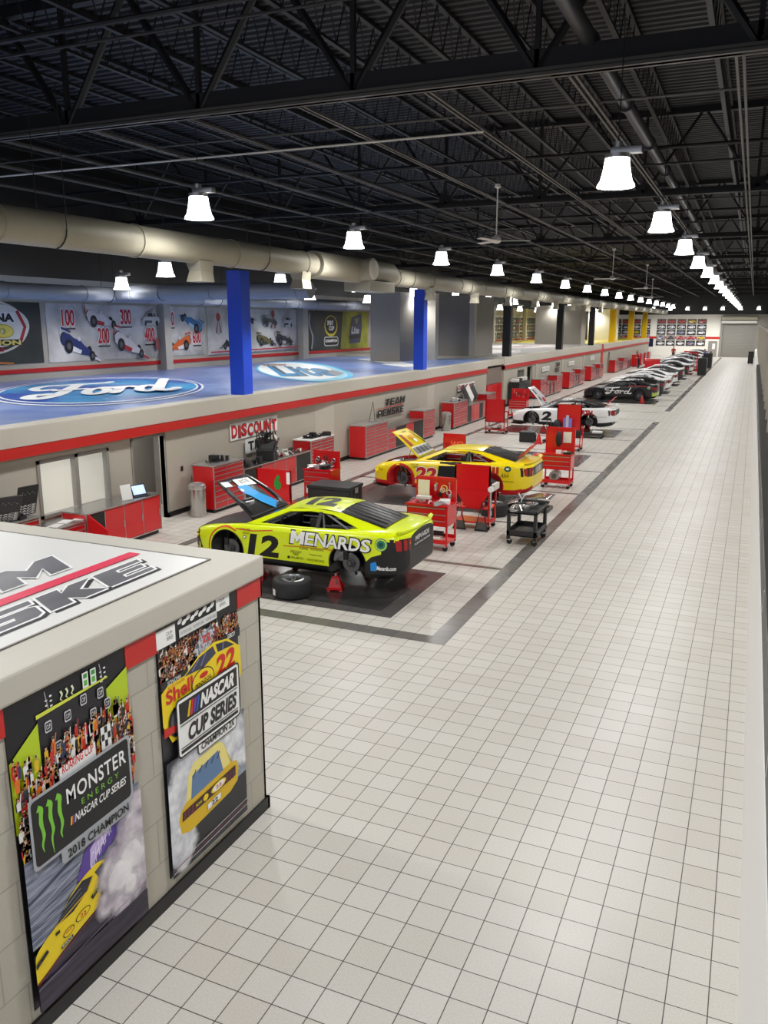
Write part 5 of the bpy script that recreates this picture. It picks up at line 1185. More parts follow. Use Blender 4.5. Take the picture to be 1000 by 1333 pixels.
# ------------------------------------------------------------------ workshop furniture along the wall
def cabinet(loc, w, h, cols, label, group=None, d=.66, doors=0, red=M_cab, top=M_alu, openings=(), name='tool_cabinet', cat='cabinet'):
    """stands with its back to the wall, front facing +x; loc = front left foot (low y); cols = [(width share, rows)]"""
    t = thing(name, loc, label, cat, group)
    mb = MB(); mb.box(-d, -.02, 0.0, w, .09, h-.03, red, .006); mb.build('carcass', t)
    mb = MB(); mb.box(-d+.06, -.08, .04, w-.04, 0, .09, M_black); mb.build('plinth', t)
    mb = MB(); mb.box(-d-.01, .012, -.012, w+.012, h-.03, h, top, .004); mb.build('worktop', t)
    mb = MB()
    for y in (0, w-.025): mb.box(-.03, 0, y, y+.025, .09, h-.03, M_alu, .002)
    mb.box(-d, -d+.02, -.006, .0, .09, h-.03, M_alu); mb.box(-.03, -.0, 0, w, .09, .11, M_alu)
    mb.build('edge_trim', t)
    y = .03; tot = w-.06
    for share, rows in cols:
        cw = share*tot
        if rows < 0:      # door
            m = MB(); m.box(-.02, -.004, y+.01, y+cw-.01, .12, h-.06, red, .003); dd = m.build('door', t)
            m = MB(); m.box(-.004, .012, y+cw-.05, y+cw-.03, h*.45, h*.62, M_alu, .003); m.build('handle', dd)
        elif rows == 0:   # flat black sheet standing in for the shade of a knee space
            m = MB(); m.box(-.02, -.008, y, y+cw, .1, h-.05, M_black); m.build('bay_shade_sheet', t)
        else:
            hs = [(1.0+.6*(k/rows)) for k in range(rows)]; sc = (h-.17)/sum(hs); z = h-.05
            for k in range(rows):
                hh = hs[k]*sc; m = MB(); m.box(-.02, -.004, y+.006, y+cw-.006, z-hh+.006, z-.004, red, .002); dr = m.build('drawer', t)
                m = MB(); m.box(-.006, .010, y+.006, y+cw-.006, z-.022, z-.004, M_alu); m.build('handle', dr); z -= hh
        m = MB()
        if y > .05: m.box(-.02, -.001, y-.006, y+.006, .1, h-.05, M_alu); m.build('divider', t)
        y += cw
    return t
XF = -12.13
cabinet((XF, 10.3, 0), 1.05, 1.15, [(1, 8)], 'red drawer cabinet carrying two black lettered panels, left end of the bench')
cabinet((XF, 11.37, 0), 1.15, .80, [(1, 5)], 'low red drawer unit under the office window with a cut-out top', top=M_steel)
t = cabinet((XF+.0, 12.55, 0), 2.35, .93, [(.22, 0), (.26, -1), (.26, -1), (.26, -1)], 'red counter with three doors and steel top before the doorway', top=M_steel, name='workbench', cat='workbench')
mb = MB(); mb.prism([(0, .02, .12), (.55, .02, .12), (.52, .02, .62), (0, .02, .92)], M_cab, (0, .03, 0)); mb.box(0, .5, .06, .62, .1, .12, M_cab); mb.box(.50, .52, .06, .62, .12, .30, M_cab); mb.build('side_bin', t)
cabinet((XF, 17.0, 0), 1.35, 1.22, [(.42, 8), (.58, 8)], 'tall red two-column drawer cabinet beside the steel bin')
cabinet((XF, 18.38, 0), 3.7, .93, [(.24, 0), (.18, -1), (.18, -1), (.16, -1), (.24, 0)], 'long red workbench under the discount tire sign, engine part on top', top=M_steel, name='workbench', cat='workbench')
cabinet((XF, 22.1, 0), 1.55, 1.22, [(.42, 9), (.58, 9)], 'tall red drawer cabinet with white top and black clutter, right of the long bench', top=M_white)
cabinet((XF, 26.1, 0), 1.9, 1.22, [(.42, 9), (.58, 9)], 'tall red drawer cabinet left of the black team name lettering')
cabinet((XF, 28.03, 0), 3.7, .92, [(.2, 4), (.3, 0), (.2, -1), (.3, 0)], 'red workbench with dark bays below the black team name lettering', top=M_steel, name='workbench', cat='workbench')
cabinet((XF, 31.76, 0), 1.35, 1.22, [(.42, 9), (.58, 9)], 'tall red drawer cabinet right of the team name lettering')
cabinet((XF, 35.6, 0), 1.9, 1.22, [(.42, 9), (.58, 9)], 'tall red drawer cabinet beside the second steel bin')
cabinet((XF, 37.53, 0), 3.2, .92, [(.2, 0), (.2, -1), (.2, -1), (.2, 0), (.2, -1)], 'red workbench below the far discount tire sign with leaning panels', top=M_steel, name='workbench', cat='workbench')
cabinet((XF, 40.76, 0), 1.5, 1.22, [(.5, 9), (.5, 9)], 'tall red drawer cabinet at the end of the first block')
far_y = [(52.6, 1.7), (57.4, 1.7), (61.8, 1.7), (66.0, 1.8), (70.8, 1.7), (75.0, 1.8), (84.0, 1.9), (90.0, 1.9)]
nm = ['first', 'second', 'third', 'fourth', 'fifth', 'sixth', 'seventh', 'eighth']
proto = None
for k, (y, w) in enumerate(far_y):
    cabinet((XF, y, 0), w, 1.25, [(.5, 8), (.5, 8)], '%s tall red cabinet along the farther block, counted from the red painted recess' % nm[k], 'tall red cabinets along the farther blocks')
for k, (y, w) in enumerate(((54.4, 2.9), (63.6, 2.3), (72.6, 2.3), (86.0, 3.9), (92.0, 4.0))):
    cabinet((XF, y, 0), w, .92, [(.2, 4), (.2, 0), (.2, -1), (.2, 0), (.2, -1)], '%s low red workbench between the tall cabinets of the farther block' % nm[k], 'low red benches along the farther blocks', top=M_steel, name='workbench', cat='workbench')
for k in range(4):
    cabinet((XF+.5, 97+3.6*k, 0), 1.9, 1.35, [(.5, 6), (.5, 6)], 'distant red cabinet in the cluttered end of the yellow block', 'distant red cabinets')
# red lockers filling the recess
t = thing('locker', (-13.50, 43.2, 0), 'plain red storage cabinet filling the recess between the two blocks', 'cabinet')
mb = MB(); mb.box(-.15, .6, 0, 2.9, .05, 1.45, M_cab, .01); mb.build('carcass', t)
mb = MB(); mb.box(-.15, .55, 0, 2.9, 1.47, 2.35, mat('taupe_shelf_panel', '#7d6f67', .6), .01); mb.build('upper_panel', t)
for k in range(3): mb = MB(); mb.box(.60, .615, .04+.96*k, .96+.96*k, .1, 1.42, M_cab, .004); mb.build('door', t)
mb = MB(); mb.box(-.1, .5, .05, 2.85, 0, .05, M_black); mb.build('plinth', t)
# black shelf cabinet at the start of the second block
t = thing('storage_shelf', (-12.2, 47.2, 0), 'black shelf unit with white boxes on top near the far window', 'shelf')
mb = MB(); mb.box(-.6, 0, 0, 2.6, .0, 1.4, M_plast, .02); mb.build('frame', t)
for k in range(3): m = MB(); m.box(0, .02, .08, 2.52, .15+.42*k, .5+.42*k, M_carbon, .01); m.build('drawer', t)
for k in range(4): m = MB(); m.box(-.5, -.1, .1+.62*k, .55+.62*k, 0, .18, [M_white, M_plast, M_offwhite, M_white][k], .02); o = m.build('storage_box', None, (-12.2, 47.2, 1.4)); tag(o, '%s small box on top of the black shelf unit' % ['first, white', 'second, black', 'third, off-white', 'fourth, white'][k], 'box', 'boxes on the black shelf')

# ------------------------------------------------------------------ signs on the wall
def wall_sign(y0, y1, z0, z1, label, f, x=XP+.02, name='wall_sign', back=None):
    mb = MB()
    if back: mb.box(x, x+.02, y0, y1, z0, z1, back)
    cv = Canvas(mb, (x+.022, y0, z0), (0, 1, 0), (0, 0, 1), .002); f(cv, y1-y0, z1-z0)
    return tag(mb.build(name), label, 'sign')
RD = pm('#d3202a')
def disc(cv, w, h):
    r = random.Random(1)
    cv.poly([(0, .47), (w, .50), (w+.02, h+.02), (-.02, h)], WHT)
    a = .07; lw = (w-.1)/7.55
    for i, c in enumerate('DISCOUNT'):
        ww = lw*(.5 if c == 'I' else 1)*.9; dz = .03*(-1)**i; cv.text(c, a, .52+dz*.4, a+ww, h-.06+dz*.5, INK, bold=.05); cv.text(c, a+.02, .54+dz*.4, a+ww-.02, h-.08+dz*.5, RD, bold=.03); a += ww/.9
    cv.rrect(w*.27, .02, w*.80, .44, .08, WHT); cv.text('TIRE', w*.33, .10, w*.75, .36, INK, bold=.05, space=1.2)
wall_sign(18.95, 21.45, 1.08, 2.02, 'discount tire sign with red letters above the first workbench', disc, XW)
def tp(cv, w, h):
    block(cv, 'TEAM', w*.26, h*.58, w*.155, w*.02, h*.42, .3, INK, wide={'M': 1.25}); cv.rect(w*.0, h*.48, w*.92, h*.52, RD); block(cv, 'PENSKE', 0, 0, w*.14, w*.018, h*.42, .3, INK)
wall_sign(28.55, 31.35, 1.22, 1.86, 'black team name lettering with a red line on the wall of the second bay', tp)
def disc2(cv, w, h): disc(cv, w, h)
wall_sign(38.0, 40.6, 1.05, 1.85, 'smaller looking discount tire sign above the third workbench', disc2, XP+.03)
for k, (y, z) in enumerate(((55.6, 1.55), (64.4, 1.55), (73.6, 1.6))):
    wall_sign(y, y+2.2, z, z+.32, '%s white plaque on the wall of the farther block' % ['nearest', 'middle', 'farthest'][k], lambda cv, w, h: (cv.rect(0, 0, w, h, WHT), cv.text('RACING', .2, .08, w-.2, h-.08, pm('#8a8a8a'))), XP+.03)
wall_sign(59.6, 61.2, 1.3, 2.0, 'small dark two-line team sign between the white plaques', lambda cv, w, h: (cv.text('TEAM', .2, h*.55, w, h, INK, shear=.2, bold=.04), cv.text('PENSKE', 0, 0, w, h*.45, INK, shear=.2, bold=.04)), XP+.03)

# ------------------------------------------------------------------ bins
def bin_(loc, label):
    t = thing('trash_can', loc, label, 'bin', 'round steel bins')
    mb = MB(); mb.lathe([(0, 0), (.20, 0), (.21, .02), (.21, .70), (.20, .71)], M_steel, n=28); mb.build('body', t)
    mb = MB(); mb.lathe([(.212, .70), (.22, .72), (.21, .80), (.15, .84), (.11, .845), (.10, .80)], M_alu, n=28); mb.lathe([(.10, .81), (0, .805)], M_black, n=28); mb.build('lid', t)
    return t
bin_((-12.38, 16.62, 0), 'round stainless steel bin beside the doorway')
bin_((-12.35, 35.15, 0), 'round stainless steel bin beside the third bay cabinet')

# ------------------------------------------------------------------ things on the benches
def keypad_panel(loc, rz, label, lean=58):
    t = thing('air_scoop', loc, label, 'car part', None, rz)
    mb = MB(); mb.box(-.22, .22, -.02, .02, 0, .62, M_carbon, .02); mb.build('panel', t).rotation_euler = (R(90-lean), 0, 0)
    m = MB(); cv = Canvas(m, (-.2, -.022, 0), (1, 0, 0), (0, 0, 1), .002)
    for i in range(4): cv.text('RACE', .02, .03+.055*i, .38, .072+.055*i, WH, bold=.03)
    for i in range(6): cv.ell(.07+.05*i, .5-.035*(i % 2), .015, .015, pm('#7a7a7c'), 8)
    o = m.build('lettering', t); o.rotation_euler = (R(90-lean), 0, 0)
    m = MB(); m.box(-.16, .16, .0, .36, 0, .04, M_plast, .01); m.tube([(0, .02, .02), (0, .30, .3), (0, .34, .02)], .02, M_plast, n=6); m.build('stand', t)
keypad_panel((-12.3, 10.72, 1.152), R(70), 'left of two black carbon panels with white lettering on the red cabinet')
keypad_panel((-12.42, 11.28, 1.152), R(82), 'right of two black carbon panels with white lettering on the red cabinet', 72)
mb = MB(); mb.box(-.08, .1, -.08, .08, 0, .06, M_carbon, .02); mb.tube([(0, -.08, .06), (.02, 0, .1), (0, .08, .05)], .03, M_plast, n=8); tag(mb.build('car_part', None, (-12.25, 11.0, 1.156)), 'black moulded part lying between the two lettered panels', 'car part')
r = random.Random(5)
for k in range(4):
    mb = MB(); mb.M = Matrix.Rotation(r.uniform(-.5, .5), 4, 'Z'); mb.box(-.11, .11, -.15, .15, 0, .004+.003*k, M_white); tag(mb.build('paper_sheet', None, (-12.42+.08*(k % 2), 11.6+.33*k, .802)), '%s sheet of white paper on the low red drawer unit' % ['leftmost', 'second', 'third', 'rightmost'][k], 'paper', 'papers on the low drawer unit')
t = thing('sign_holder', (-12.28, 13.98, .932), 'white paper in a leaning stand on the red counter', 'sign holder', None, R(75))
mb = MB(); mb.box(-.13, .13, -.004, .004, 0, .34, M_white); mb.build('sheet', t).rotation_euler = (R(-14), 0, 0); mb = MB(); mb.box(-.13, .13, -.06, .06, 0, .012, M_alu); mb.build('base', t)
t = thing('tablet', (-12.3, 14.42, .932), 'black tablet with a blue screen propped on the red counter', 'tablet', None, R(75))
mb = MB(); mb.box(-.19, .19, -.008, .008, .02, .28, M_plast, .006); mb.build('case', t).rotation_euler = (R(-25), 0, 0)
mb = MB(); mb.box(-.16, .16, -.0105, -.009, .045, .255, emis('blue_screen', '#4f8fe0', 1.2)); mb.build('screen', t).rotation_euler = (R(-25), 0, 0); mb = MB(); mb.box(-.2, .2, -.08, .14, 0, .02, M_plast, .005); mb.build('base', t)
def clutter(loc, label, n, seed, ext=(.3, .4), h=.12, cols=None, name='car_part', cat='car part'):
    """a jumble of small hoses and castings sold as one assembly"""
    r = random.Random(seed); mb = MB(); cols = cols or [M_plast, M_rub, M_alu, M_carbon]
    for k in range(n):
        x, y = r.uniform(-ext[0], ext[0]), r.uniform(-ext[1], ext[1]); c = r.choice(cols); a, b = r.uniform(.04, .12), r.uniform(.04, .14); z = r.uniform(.3, 1)*h
        mb.M = Matrix.Translation((x, y, 0)) @ Matrix.Rotation(r.uniform(0, 3), 4, 'Z')
        q_ = r.random()
        if q_ < .4: mb.box(-a, a, -b, b, 0, z, c, .012)
        elif q_ < .7: mb.cyl((-a, 0, z*.4), (a, 0, z*.6), z*.38, c, n=12)
        else: mb.tube([(-a, -b, .015), (-a*.3, 0, z), (a*.5, b*.4, z*.8), (a, b, .015)], .015, c, n=6)
    mb.M = Matrix.Identity(4); mb.box(-ext[0]*.8, ext[0]*.8, -ext[1]*.8, ext[1]*.8, 0, .012, M_plast)
    return tag(mb.build(name, None, loc), label, cat)
clutter((-12.5, 17.75, 1.222), 'black and chrome part on the tall cabinet beside the bin', 9, 1, (.18, .35), .16)
clutter((-12.45, 22.85, 1.222), 'black machined parts laid out on the white cabinet top', 12, 2, (.22, .55), .14, [M_plast, M_rub, M_carbon])
clutter((-12.45, 18.95, .932), 'dark car parts at the left end of the long bench', 14, 3, (.22, .45), .22, [M_plast, M_rub, M_carbon, M_strut])
clutter((-12.45, 21.25, .932), 'white and red small parts at the right end of the long bench', 14, 4, (.22, .6), .13, [M_white, M_cab2, M_offwhite, M_plast])
# gearbox / engine on the long bench
t = thing('engine_block', (-12.4, 20.0, .932), 'tall black engine assembly standing on the long workbench', 'engine', None, .3)
mb = MB(); mb.box(-.26, .26, -.3, .3, .0, .34, M_plast, .05); mb.prism([(-.22, -.28, .34), (-.30, -.2, .6), (-.1, -.02, .5), (.1, -.02, .5), (.30, -.2, .6), (.22, -.28, .34)], M_carbon, (0, .5, 0)); mb.build('casing', t)
mb = MB(); r = random.Random(8)
for k in range(14): a = r.uniform(-.25, .25); b = r.uniform(-.3, .25); mb.tube([(a, b, .25), (a+r.uniform(-.08, .08), b+.08, .5), (a+r.uniform(-.12, .12), b+.1, .78), (a*.4, b*.4, .70)], .022, r.choice([M_rub, M_plast]), n=6)
mb.build('hose', t); mb = MB(); mb.cyl((.22, -.05, .62), (.28, -.05, .64), .09, M_white, n=14); mb.build('white_cap', t, None); mb = MB(); mb.cyl((.27, .1, .2), (.33, .1, .2), .11, M_alu, n=18); mb.build('pulley', t)
clutter((-12.4, 36.6, 1.222), 'tilted pale panel and tools on the tall cabinet of the third bay', 10, 6, (.2, .6), .2, [M_white, M_plast, M_alu])
for k in range(3):
    mb = MB(); mb.box(-.03, .0, -.3, .3, 0, .75, [M_plast, M_white, M_carbon][k], .02); o = mb.build('leaning_panel', None, (-12.35, 38.4+.7*k, 1.08)); o.rotation_euler = (R(22), R(-20), 0); tag(o, '%s slanted panel on the third bay workbench' % ['black, left', 'white, middle', 'dark grey, right'][k], 'car panel', 'slanted panels on the third bench')
t = thing('bench_lamp', (-12.45, 27.4, 1.223), 'thin wire stand rising from the cabinet left of the team lettering', 'stand')
mb = MB(); mb.tube([(-.1, -.14, 0), (0, 0, .72), (.0, .16, 0)], .012, M_strut, n=5); mb.build('frame', t); mb = MB(); mb.box(-.1, .1, -.1, .1, 0, .02, M_alu); mb.build('base', t)
mb = MB(); mb.box(-.25, .25, -.6, .6, 0, .03, M_white); tag(mb.build('tray', None, (-12.5, 26.9, 1.222)), 'white tray on the tall cabinet left of the team lettering', 'tray') if 0 else None
# ------------------------------------------------------------------ things standing on the shop floor
def castors(t, pts, r=.055):
    for x, y in pts:
        mb = MB(); mb.cyl((0, -.02, r), (0, .02, r), r, M_rub, n=14); mb.box(-.03, .03, -.03, .03, r*1.5, r*2.1, M_alu); o = mb.build('castor', t); o.location = (x, y, 0)
def jack_stand(loc, label, h=.36):
    t = thing('jack_stand', loc, label, 'jack stand', 'red jack stands', .3)
    mb = MB()
    for sx in (-1, 1):
        for sy in (-1, 1): mb.prism([(sx*.14, sy*.14, 0), (sx*.14-.05*sx, sy*.14, 0), (sx*.03, sy*.04, h*.75), (sx*.06, sy*.04, h*.75)], M_cab, (0, -sy*.012, 0))
    mb.box(-.14, .14, -.145, -.13, .03, .07, M_cab); mb.box(-.14, .14, .13, .145, .03, .07, M_cab); mb.box(-.07, .07, -.06, .06, h*.70, h*.78, M_cab, .005)
    for s in (-1, 1): mb.prism([(-.12, s*.135, .05), (.12, s*.135, .05), (.04, s*.05, h*.72), (-.04, s*.05, h*.72)], M_cab2, (0, s*.006, 0))
    mb.build('frame', t)
    mb = MB(); mb.cyl((0, 0, h*.6), (0, 0, h), .028, M_alu, n=10); mb.box(-.05, .05, -.04, .04, h-.02, h+.01, M_cab2, .006); mb.build('saddle', t)
    mb = MB(); mb.tube([(.0, -.07, h*.7), (.05, -.16, h*.5)], .012, M_alu, n=6); mb.build('lever', t)
    return t
for (cx, cyy, nm_) in ((-7.42, 13.5, 'number 12 car'), (-7.2, 21.5, 'number 22 car'), (-7.42, 37.2, 'number 2 car')):
    for i, (dx, dy, w_) in enumerate(((.86, -.72, 'near rear corner'), (-.80, -.72, 'near front corner'), (.86, .72, 'far rear corner'), (-.80, .72, 'far front corner'))):
        jack_stand((cx+dx, cyy+dy, 0), 'red jack stand under the %s of the %s' % (w_, nm_), .335)
jack_stand((-5.9, 52.6, 0), 'red jack stand alone on the floor before the black car with white script', .45)
def loose_wheel(loc, label, rz=0, up=True, rim=True):
    t = thing('racing_wheel', loc, label, 'wheel', 'loose racing wheels', rz)
    mb = MB(); tyre_mesh(mb, (0, 0, .165), 'z', 1); mb.build('tyre', t)
    mb = MB(); rim_mesh(mb, (0, 0, .165), 'z', 1, mat('light_wheel_metal', '#8f9093', .3, .8)); mb.build('rim', t)
    mb = MB(); mb.box(-.045, .045, -.355, -.350, .06, .17, M_white); mb.build('tyre_sticker', t); return t
loose_wheel((-7.12, 12.18, 0), 'racing wheel lying flat on the floor beside the yellow number 12 car', -.6)
loose_wheel((-5.62, 19.75, 0), 'racing wheel lying flat behind the tall red cart near the number 22 car')
loose_wheel((-8.9, 19.2, 0), 'racing wheel lying flat on the floor by the front of the number 22 car') if 0 else None
def crate(loc, sx, sy, sz, label, m=M_plast, name='storage_crate', rz=0):
    t = thing(name, loc, label, 'crate', None, rz)
    mb = MB(); mb.box(-sx/2, sx/2, -sy/2, sy/2, .02, sz*.88, m, .03)
    for k in range(4): mb.box(-sx/2-.012, sx/2+.012, -sy/2+.08+k*(sy-.2)/3.2, -sy/2+.12+k*(sy-.2)/3.2, .06, sz*.85, m)
    mb.build('body', t)
    mb = MB(); mb.box(-sx/2-.02, sx/2+.02, -sy/2-.02, sy/2+.02, sz*.88, sz, m, .025); mb.build('lid', t)
    mb = MB(); mb.box(sx/2+.01, sx/2+.035, -.08, .08, sz*.75, sz*.92, M_alu, .005); mb.build('latch', t)
    mb = MB()
    for x in (-1, 1):
        for y in (-1, 1): mb.box(x*sx*.4-.04, x*sx*.4+.04, y*sy*.4-.04, y*sy*.4+.04, 0, .02, M_rub)
    mb.build('foot', t); return t
crate((-9.35, 18.25, 0), 1.15, .8, .78, 'large black storage crate behind the roof of the number 12 car')
crate((-8.1, 33.15, 0), .62, .45, .42, 'small black crate on the floor before the number 2 car')
# red cart shelf frame helper
def utility_cart(loc, label, rz=0., kind='roll', red=M_cab, w=.95, d=.55, h=.95):
    t = thing('tool_cart', loc, label, 'tool cart', None, rz)
    mb = MB()
    for x in (-d/2, d/2-.035):
        for y in (-w/2, w/2-.035): mb.box(x, x+.035, y, y+.035, .11, h-.25, red)
    mb.build('frame', t)
    mb = MB(); mb.box(-d/2, d/2, -w/2, w/2, .16, .20, red, .006); mb.box(-d/2, d/2, -w/2, -w/2+.02, .2, .26, red); mb.box(-d/2, d/2, w/2-.02, w/2, .2, .26, red); mb.build('lower_shelf', t)
    mb = MB(); mb.box(-d/2, d/2, -w/2, w/2, h-.42, h-.02, red, .01); mb.build('drawer_case', t)
    for k in range(3):
        m = MB(); m.box(-w/2+.03, w/2-.03, 0, .012, 0, .115, red, .003); dr = m.build('drawer', t); dr.location = (-0, 0, 0)
        dr.rotation_euler = (0, 0, R(0)); dr.location = (0, -w/2-.012, h-.16-.125*k) if 0 else (0, 0, 0)
        # drawer on the long side facing the camera
        for v in dr.data.vertices: v.co = Vector((v.co.x*d/w, v.co.y-w/2-.012, v.co.z+h-.16-.125*k))
        m = MB(); m.box(-d/2+.03, d/2-.03, -w/2-.028, -w/2-.012, h-.058-.125*k, h-.045-.125*k, M_alu); m.build('handle', dr)
    mb = MB(); mb.box(-d/2-.02, d/2+.02, -w/2-.03, w/2+.02, h-.02, h+.0, red, .004); mb.build('worktop', t)
    castors(t, [(x, y) for x in (-d/2+.05, d/2-.05) for y in (-w/2+.05, w/2-.05)])
    return t
def pegboard(t, x0, x1, y, z0, z1, tools=True, seed=1, m=M_cab, hooks=True):
    mb = MB(); mb.box(x0, x1, y, y+.02, z0, z1, m, .004); mb.box(x0, x1, y-.01, y+.03, z1-.03, z1, m); mb.build('pegboard', t)
    if tools:
        r = random.Random(seed)
        for k in range(12):
            a = r.uniform(x0+.06, x1-.06); b = r.uniform(z0+.1, z1-.12); mm = r.choice([M_alu, M_plast, M_steel, M_cab2, M_offwhite]); mb = MB()
            q_ = r.random()
            if q_ < .4: mb.cyl((a, y-.025, b-.06), (a, y-.025, b+.08), .012, mm, n=8); mb.box(a-.02, a+.02, y-.035, y-.015, b+.07, b+.1, mm)
            elif q_ < .7: mb.tube([(a+.05*math.cos(t_), y-.03, b+.05*math.sin(t_)) for t_ in [2*math.pi*i/12 for i in range(12)]], .012, mm, n=5, closed=True)
            else: mb.box(a-.03, a+.03, y-.06, y, b-.05, b+.05, mm, .01)
            o = tag(mb.build('hand_tool', t), '%s tool hanging on the pegboard' % ('metal' if mm in (M_alu, M_steel) else 'dark' if mm == M_plast else 'coloured'))
# the carts face the camera: local x runs along the world x axis, local -y faces the camera
def big_cart(loc, label, w=.85, d=.55, h=.95, back=1.55, seed=1, rz=0., tools=True, red=M_cab):
    """drawer cart with pegboard uprights; w along x, d along y"""
    t = thing('tool_cart', loc, label, 'tool cart', 'red drawer carts with pegboards', rz)
    for x in (-w/2, w/2-.04):
        for y in (-d/2, d/2-.04): mb = MB(); mb.box(x, x+.04, y, y+.04, .11, h-.4, red); mb.build('leg', t)
    mb = MB(); mb.box(-w/2, w/2, -d/2, d/2, .16, .19, red, .004); mb.box(-w/2, w/2, -d/2-.005, -d/2+.015, .16, .25, red); mb.box(-w/2, w/2, d/2-.015, d/2, .16, .25, red); mb.build('lower_shelf', t)
    mb = MB(); mb.box(-w/2, w/2, -d/2, d/2, h-.44, h-.02, red, .008); mb.build('drawer_case', t)
    for k in range(3):
        m = MB(); z = h-.155-.135*k; m.box(-w/2+.02, w/2-.02, -d/2-.014, -d/2, z, z+.12, red, .003); dr = m.build('drawer', t)
        m = MB(); m.box(-w/2+.04, w/2-.04, -d/2-.026, -d/2-.014, z+.095, z+.112, M_alu); m.build('handle', dr)
    mb = MB(); mb.box(-w/2-.02, w/2+.02, -d/2-.03, d/2+.02, h-.02, h+.005, red, .004); mb.box(-w/2-.02, w/2+.02, -d/2-.03, -d/2-.01, h, h+.03, red); mb.build('worktop', t)
    mb = MB()
    for x in (-w/2, w/2-.045): mb.box(x, x+.045, d/2-.05, d/2, h, back, red, .004)
    mb.box(-w/2, w/2, d/2-.045, d/2, back-.05, back, red, .004); mb.build('upright_frame', t)
    pegboard(t, -w/2+.045, w/2-.045, d/2-.035, h+.005, back-.05, tools, seed, red)
    castors(t, [(x, y) for x in (-w/2+.06, w/2-.06) for y in (-d/2+.06, d/2-.06)])
    return t
t1 = big_cart((-6.0, 16.25, 0), 'red drawer cart with a cream clipboard, behind the tail of the number 12 car', .92, .6, .98, 1.5, 3)
mb = MB(); mb.box(-.36, -.1, .10, .115, 1.10, 1.44, pm('#e9e3bd')); mb.build('clipboard', t1)
mb = MB(); mb.lathe([(.055, 0), (.075, .0), (.075, .03), (.055, .03)], pm('#d8c46a'), 'y', (.22, .14, 1.28), 18, closed=True); mb.build('tape_roll', t1)
mb = MB(); mb.box(-.32, .0, -.12, .0, 1.06, 1.13, M_offwhite, .01); mb.box(-.24, -.1, -.1, -.02, .985, 1.06, M_offwhite, .01); mb.build('vise', t1)
mb = MB(); mb.box(-.35, .3, -.28, -.1, .19, .3, M_offwhite, .02); mb.cyl((-.2, .05, .3), (.25, .05, .3), .06, M_plast); mb.build('parts_tray', t1)
clutter((-6.0, 16.15, .987), 'tools and red rags scattered on the first drawer cart', 12, 21, (.36, .18), .10, [M_cab2, M_alu, M_plast, M_white], 'hand_tools', 'tools')
def board_cart(loc, label, w=.8, h=1.75, d=.6, tip=0.):
    """cart with a tall solid red board that tapers to a point at the bottom"""
    t = thing('panel_cart', loc, label, 'cart', 'red carts with tall solid boards')
    mb = MB(); mb.prism([(-w/2, -d/2, h), (w/2, -d/2, h), (w/2, -d/2, .95), (w*.22, -d/2, .52), (-w*.16, -d/2, .52), (-w/2, -d/2, .95)] if tip else [(-w/2, -d/2, h), (w/2, -d/2, h), (w/2, -d/2, .50), (-w/2, -d/2, .50)], M_cab, (0, .03, 0)); mb.box(-w/2, w/2, -d/2-.01, -d/2+.04, h-.03, h, M_cab)
    mb.box(-w/2, w/2, -d/2-.006, -d/2, h*.62, h*.62+.01, M_cab2); mb.build('board', t)
    mb = MB()
    for x in (-w/2, w/2-.035):
        for y in (-d/2, d/2-.035): mb.box(x, x+.035, y, y+.035, .11, .95 if y > 0 else h-.02, M_cab)
    mb.box(-w/2, w/2, -d/2, d/2, .15, .19, M_cab); mb.box(-w/2, w/2, -d/2, d/2, .50, .53, M_cab); mb.box(-w/2, w/2, d/2-.035, d/2, .9, .95, M_cab); mb.build('frame', t)
    castors(t, [(x, y) for x in (-w/2+.05, w/2-.05) for y in (-d/2+.05, d/2-.05)]); return t
t2 = board_cart((-5.68, 18.35, 0), 'tall red board cart with a pointed lower edge before the number 22 car', .86, 1.54, .55, 1)
for s_ in (-1, 1):
    m = MB()
    m.tube([(s_*.27-.14, -.36, .02), (s_*.27, -.36, .72), (s_*.27+.14, -.36, .02)], .016, M_plast, n=6); m.box(s_*.27-.16, s_*.27+.16, -.38, -.34, .0, .04, M_plast); m.box(s_*.27-.13, s_*.27+.13, -.37, -.35, .04, .22, M_strut); m.build('a_frame', t2)
mb = MB(); mb.box(.44, .52, -.2, .2, .95, 1.1, M_offwhite, .01); mb.cyl((.46, -.3, .3), (.46, -.3, .98), .018, M_alu, n=8); mb.cyl((.46, -.33, 1.0), (.46, -.27, 1.0), .07, M_white, n=14); mb.build('hose_gauge', t2)
clutter((-5.72, 18.4, .53), 'black and steel parts on the shelf of the pointed board cart', 10, 22, (.3, .15), .18, [M_plast, M_alu, M_cab2], 'car_part')
clutter((-5.35, 18.55, 0.19), 'red boxes and steel tools on the lowest shelf of the pointed board cart', 8, 23, (.05, .12), .14, [M_cab2, M_alu], 'car_part') if 0 else None
t3 = board_cart((-10.05, 35.3, 0), 'tall square red board cart beside the wall lane, left of the number 2 car', .88, 1.5, .6)
clutter((-10.1, 35.2, .19), 'black bag and white box on the lower shelf of the square board cart', 6, 24, (.3, .15), .2, [M_plast, M_white], 'car_part')
t4 = board_cart((-6.1, 31.6, 0), 'tall red board cart standing in front of the white number 2 car', .92, 1.75, .55)
mb = MB(); mb.box(-.2, .12, -.36, -.30, .85, 1.25, pm('#8c7ac8')); mb.box(-.1, .0, -.37, -.3, .7, 1.35, pm('#c8c8d8')); mb.build('hanging_towel', t4); mb = MB(); mb.ball((-.42, -.38, .95), .17, M_plast, 12, (1, .7, 1.4)); mb.build('hanging_bag', t4); mb = MB(); mb.box(-.2, .5, -.4, -.3, .55, .8, M_plast, .05); mb.build('tool_tray', t4)
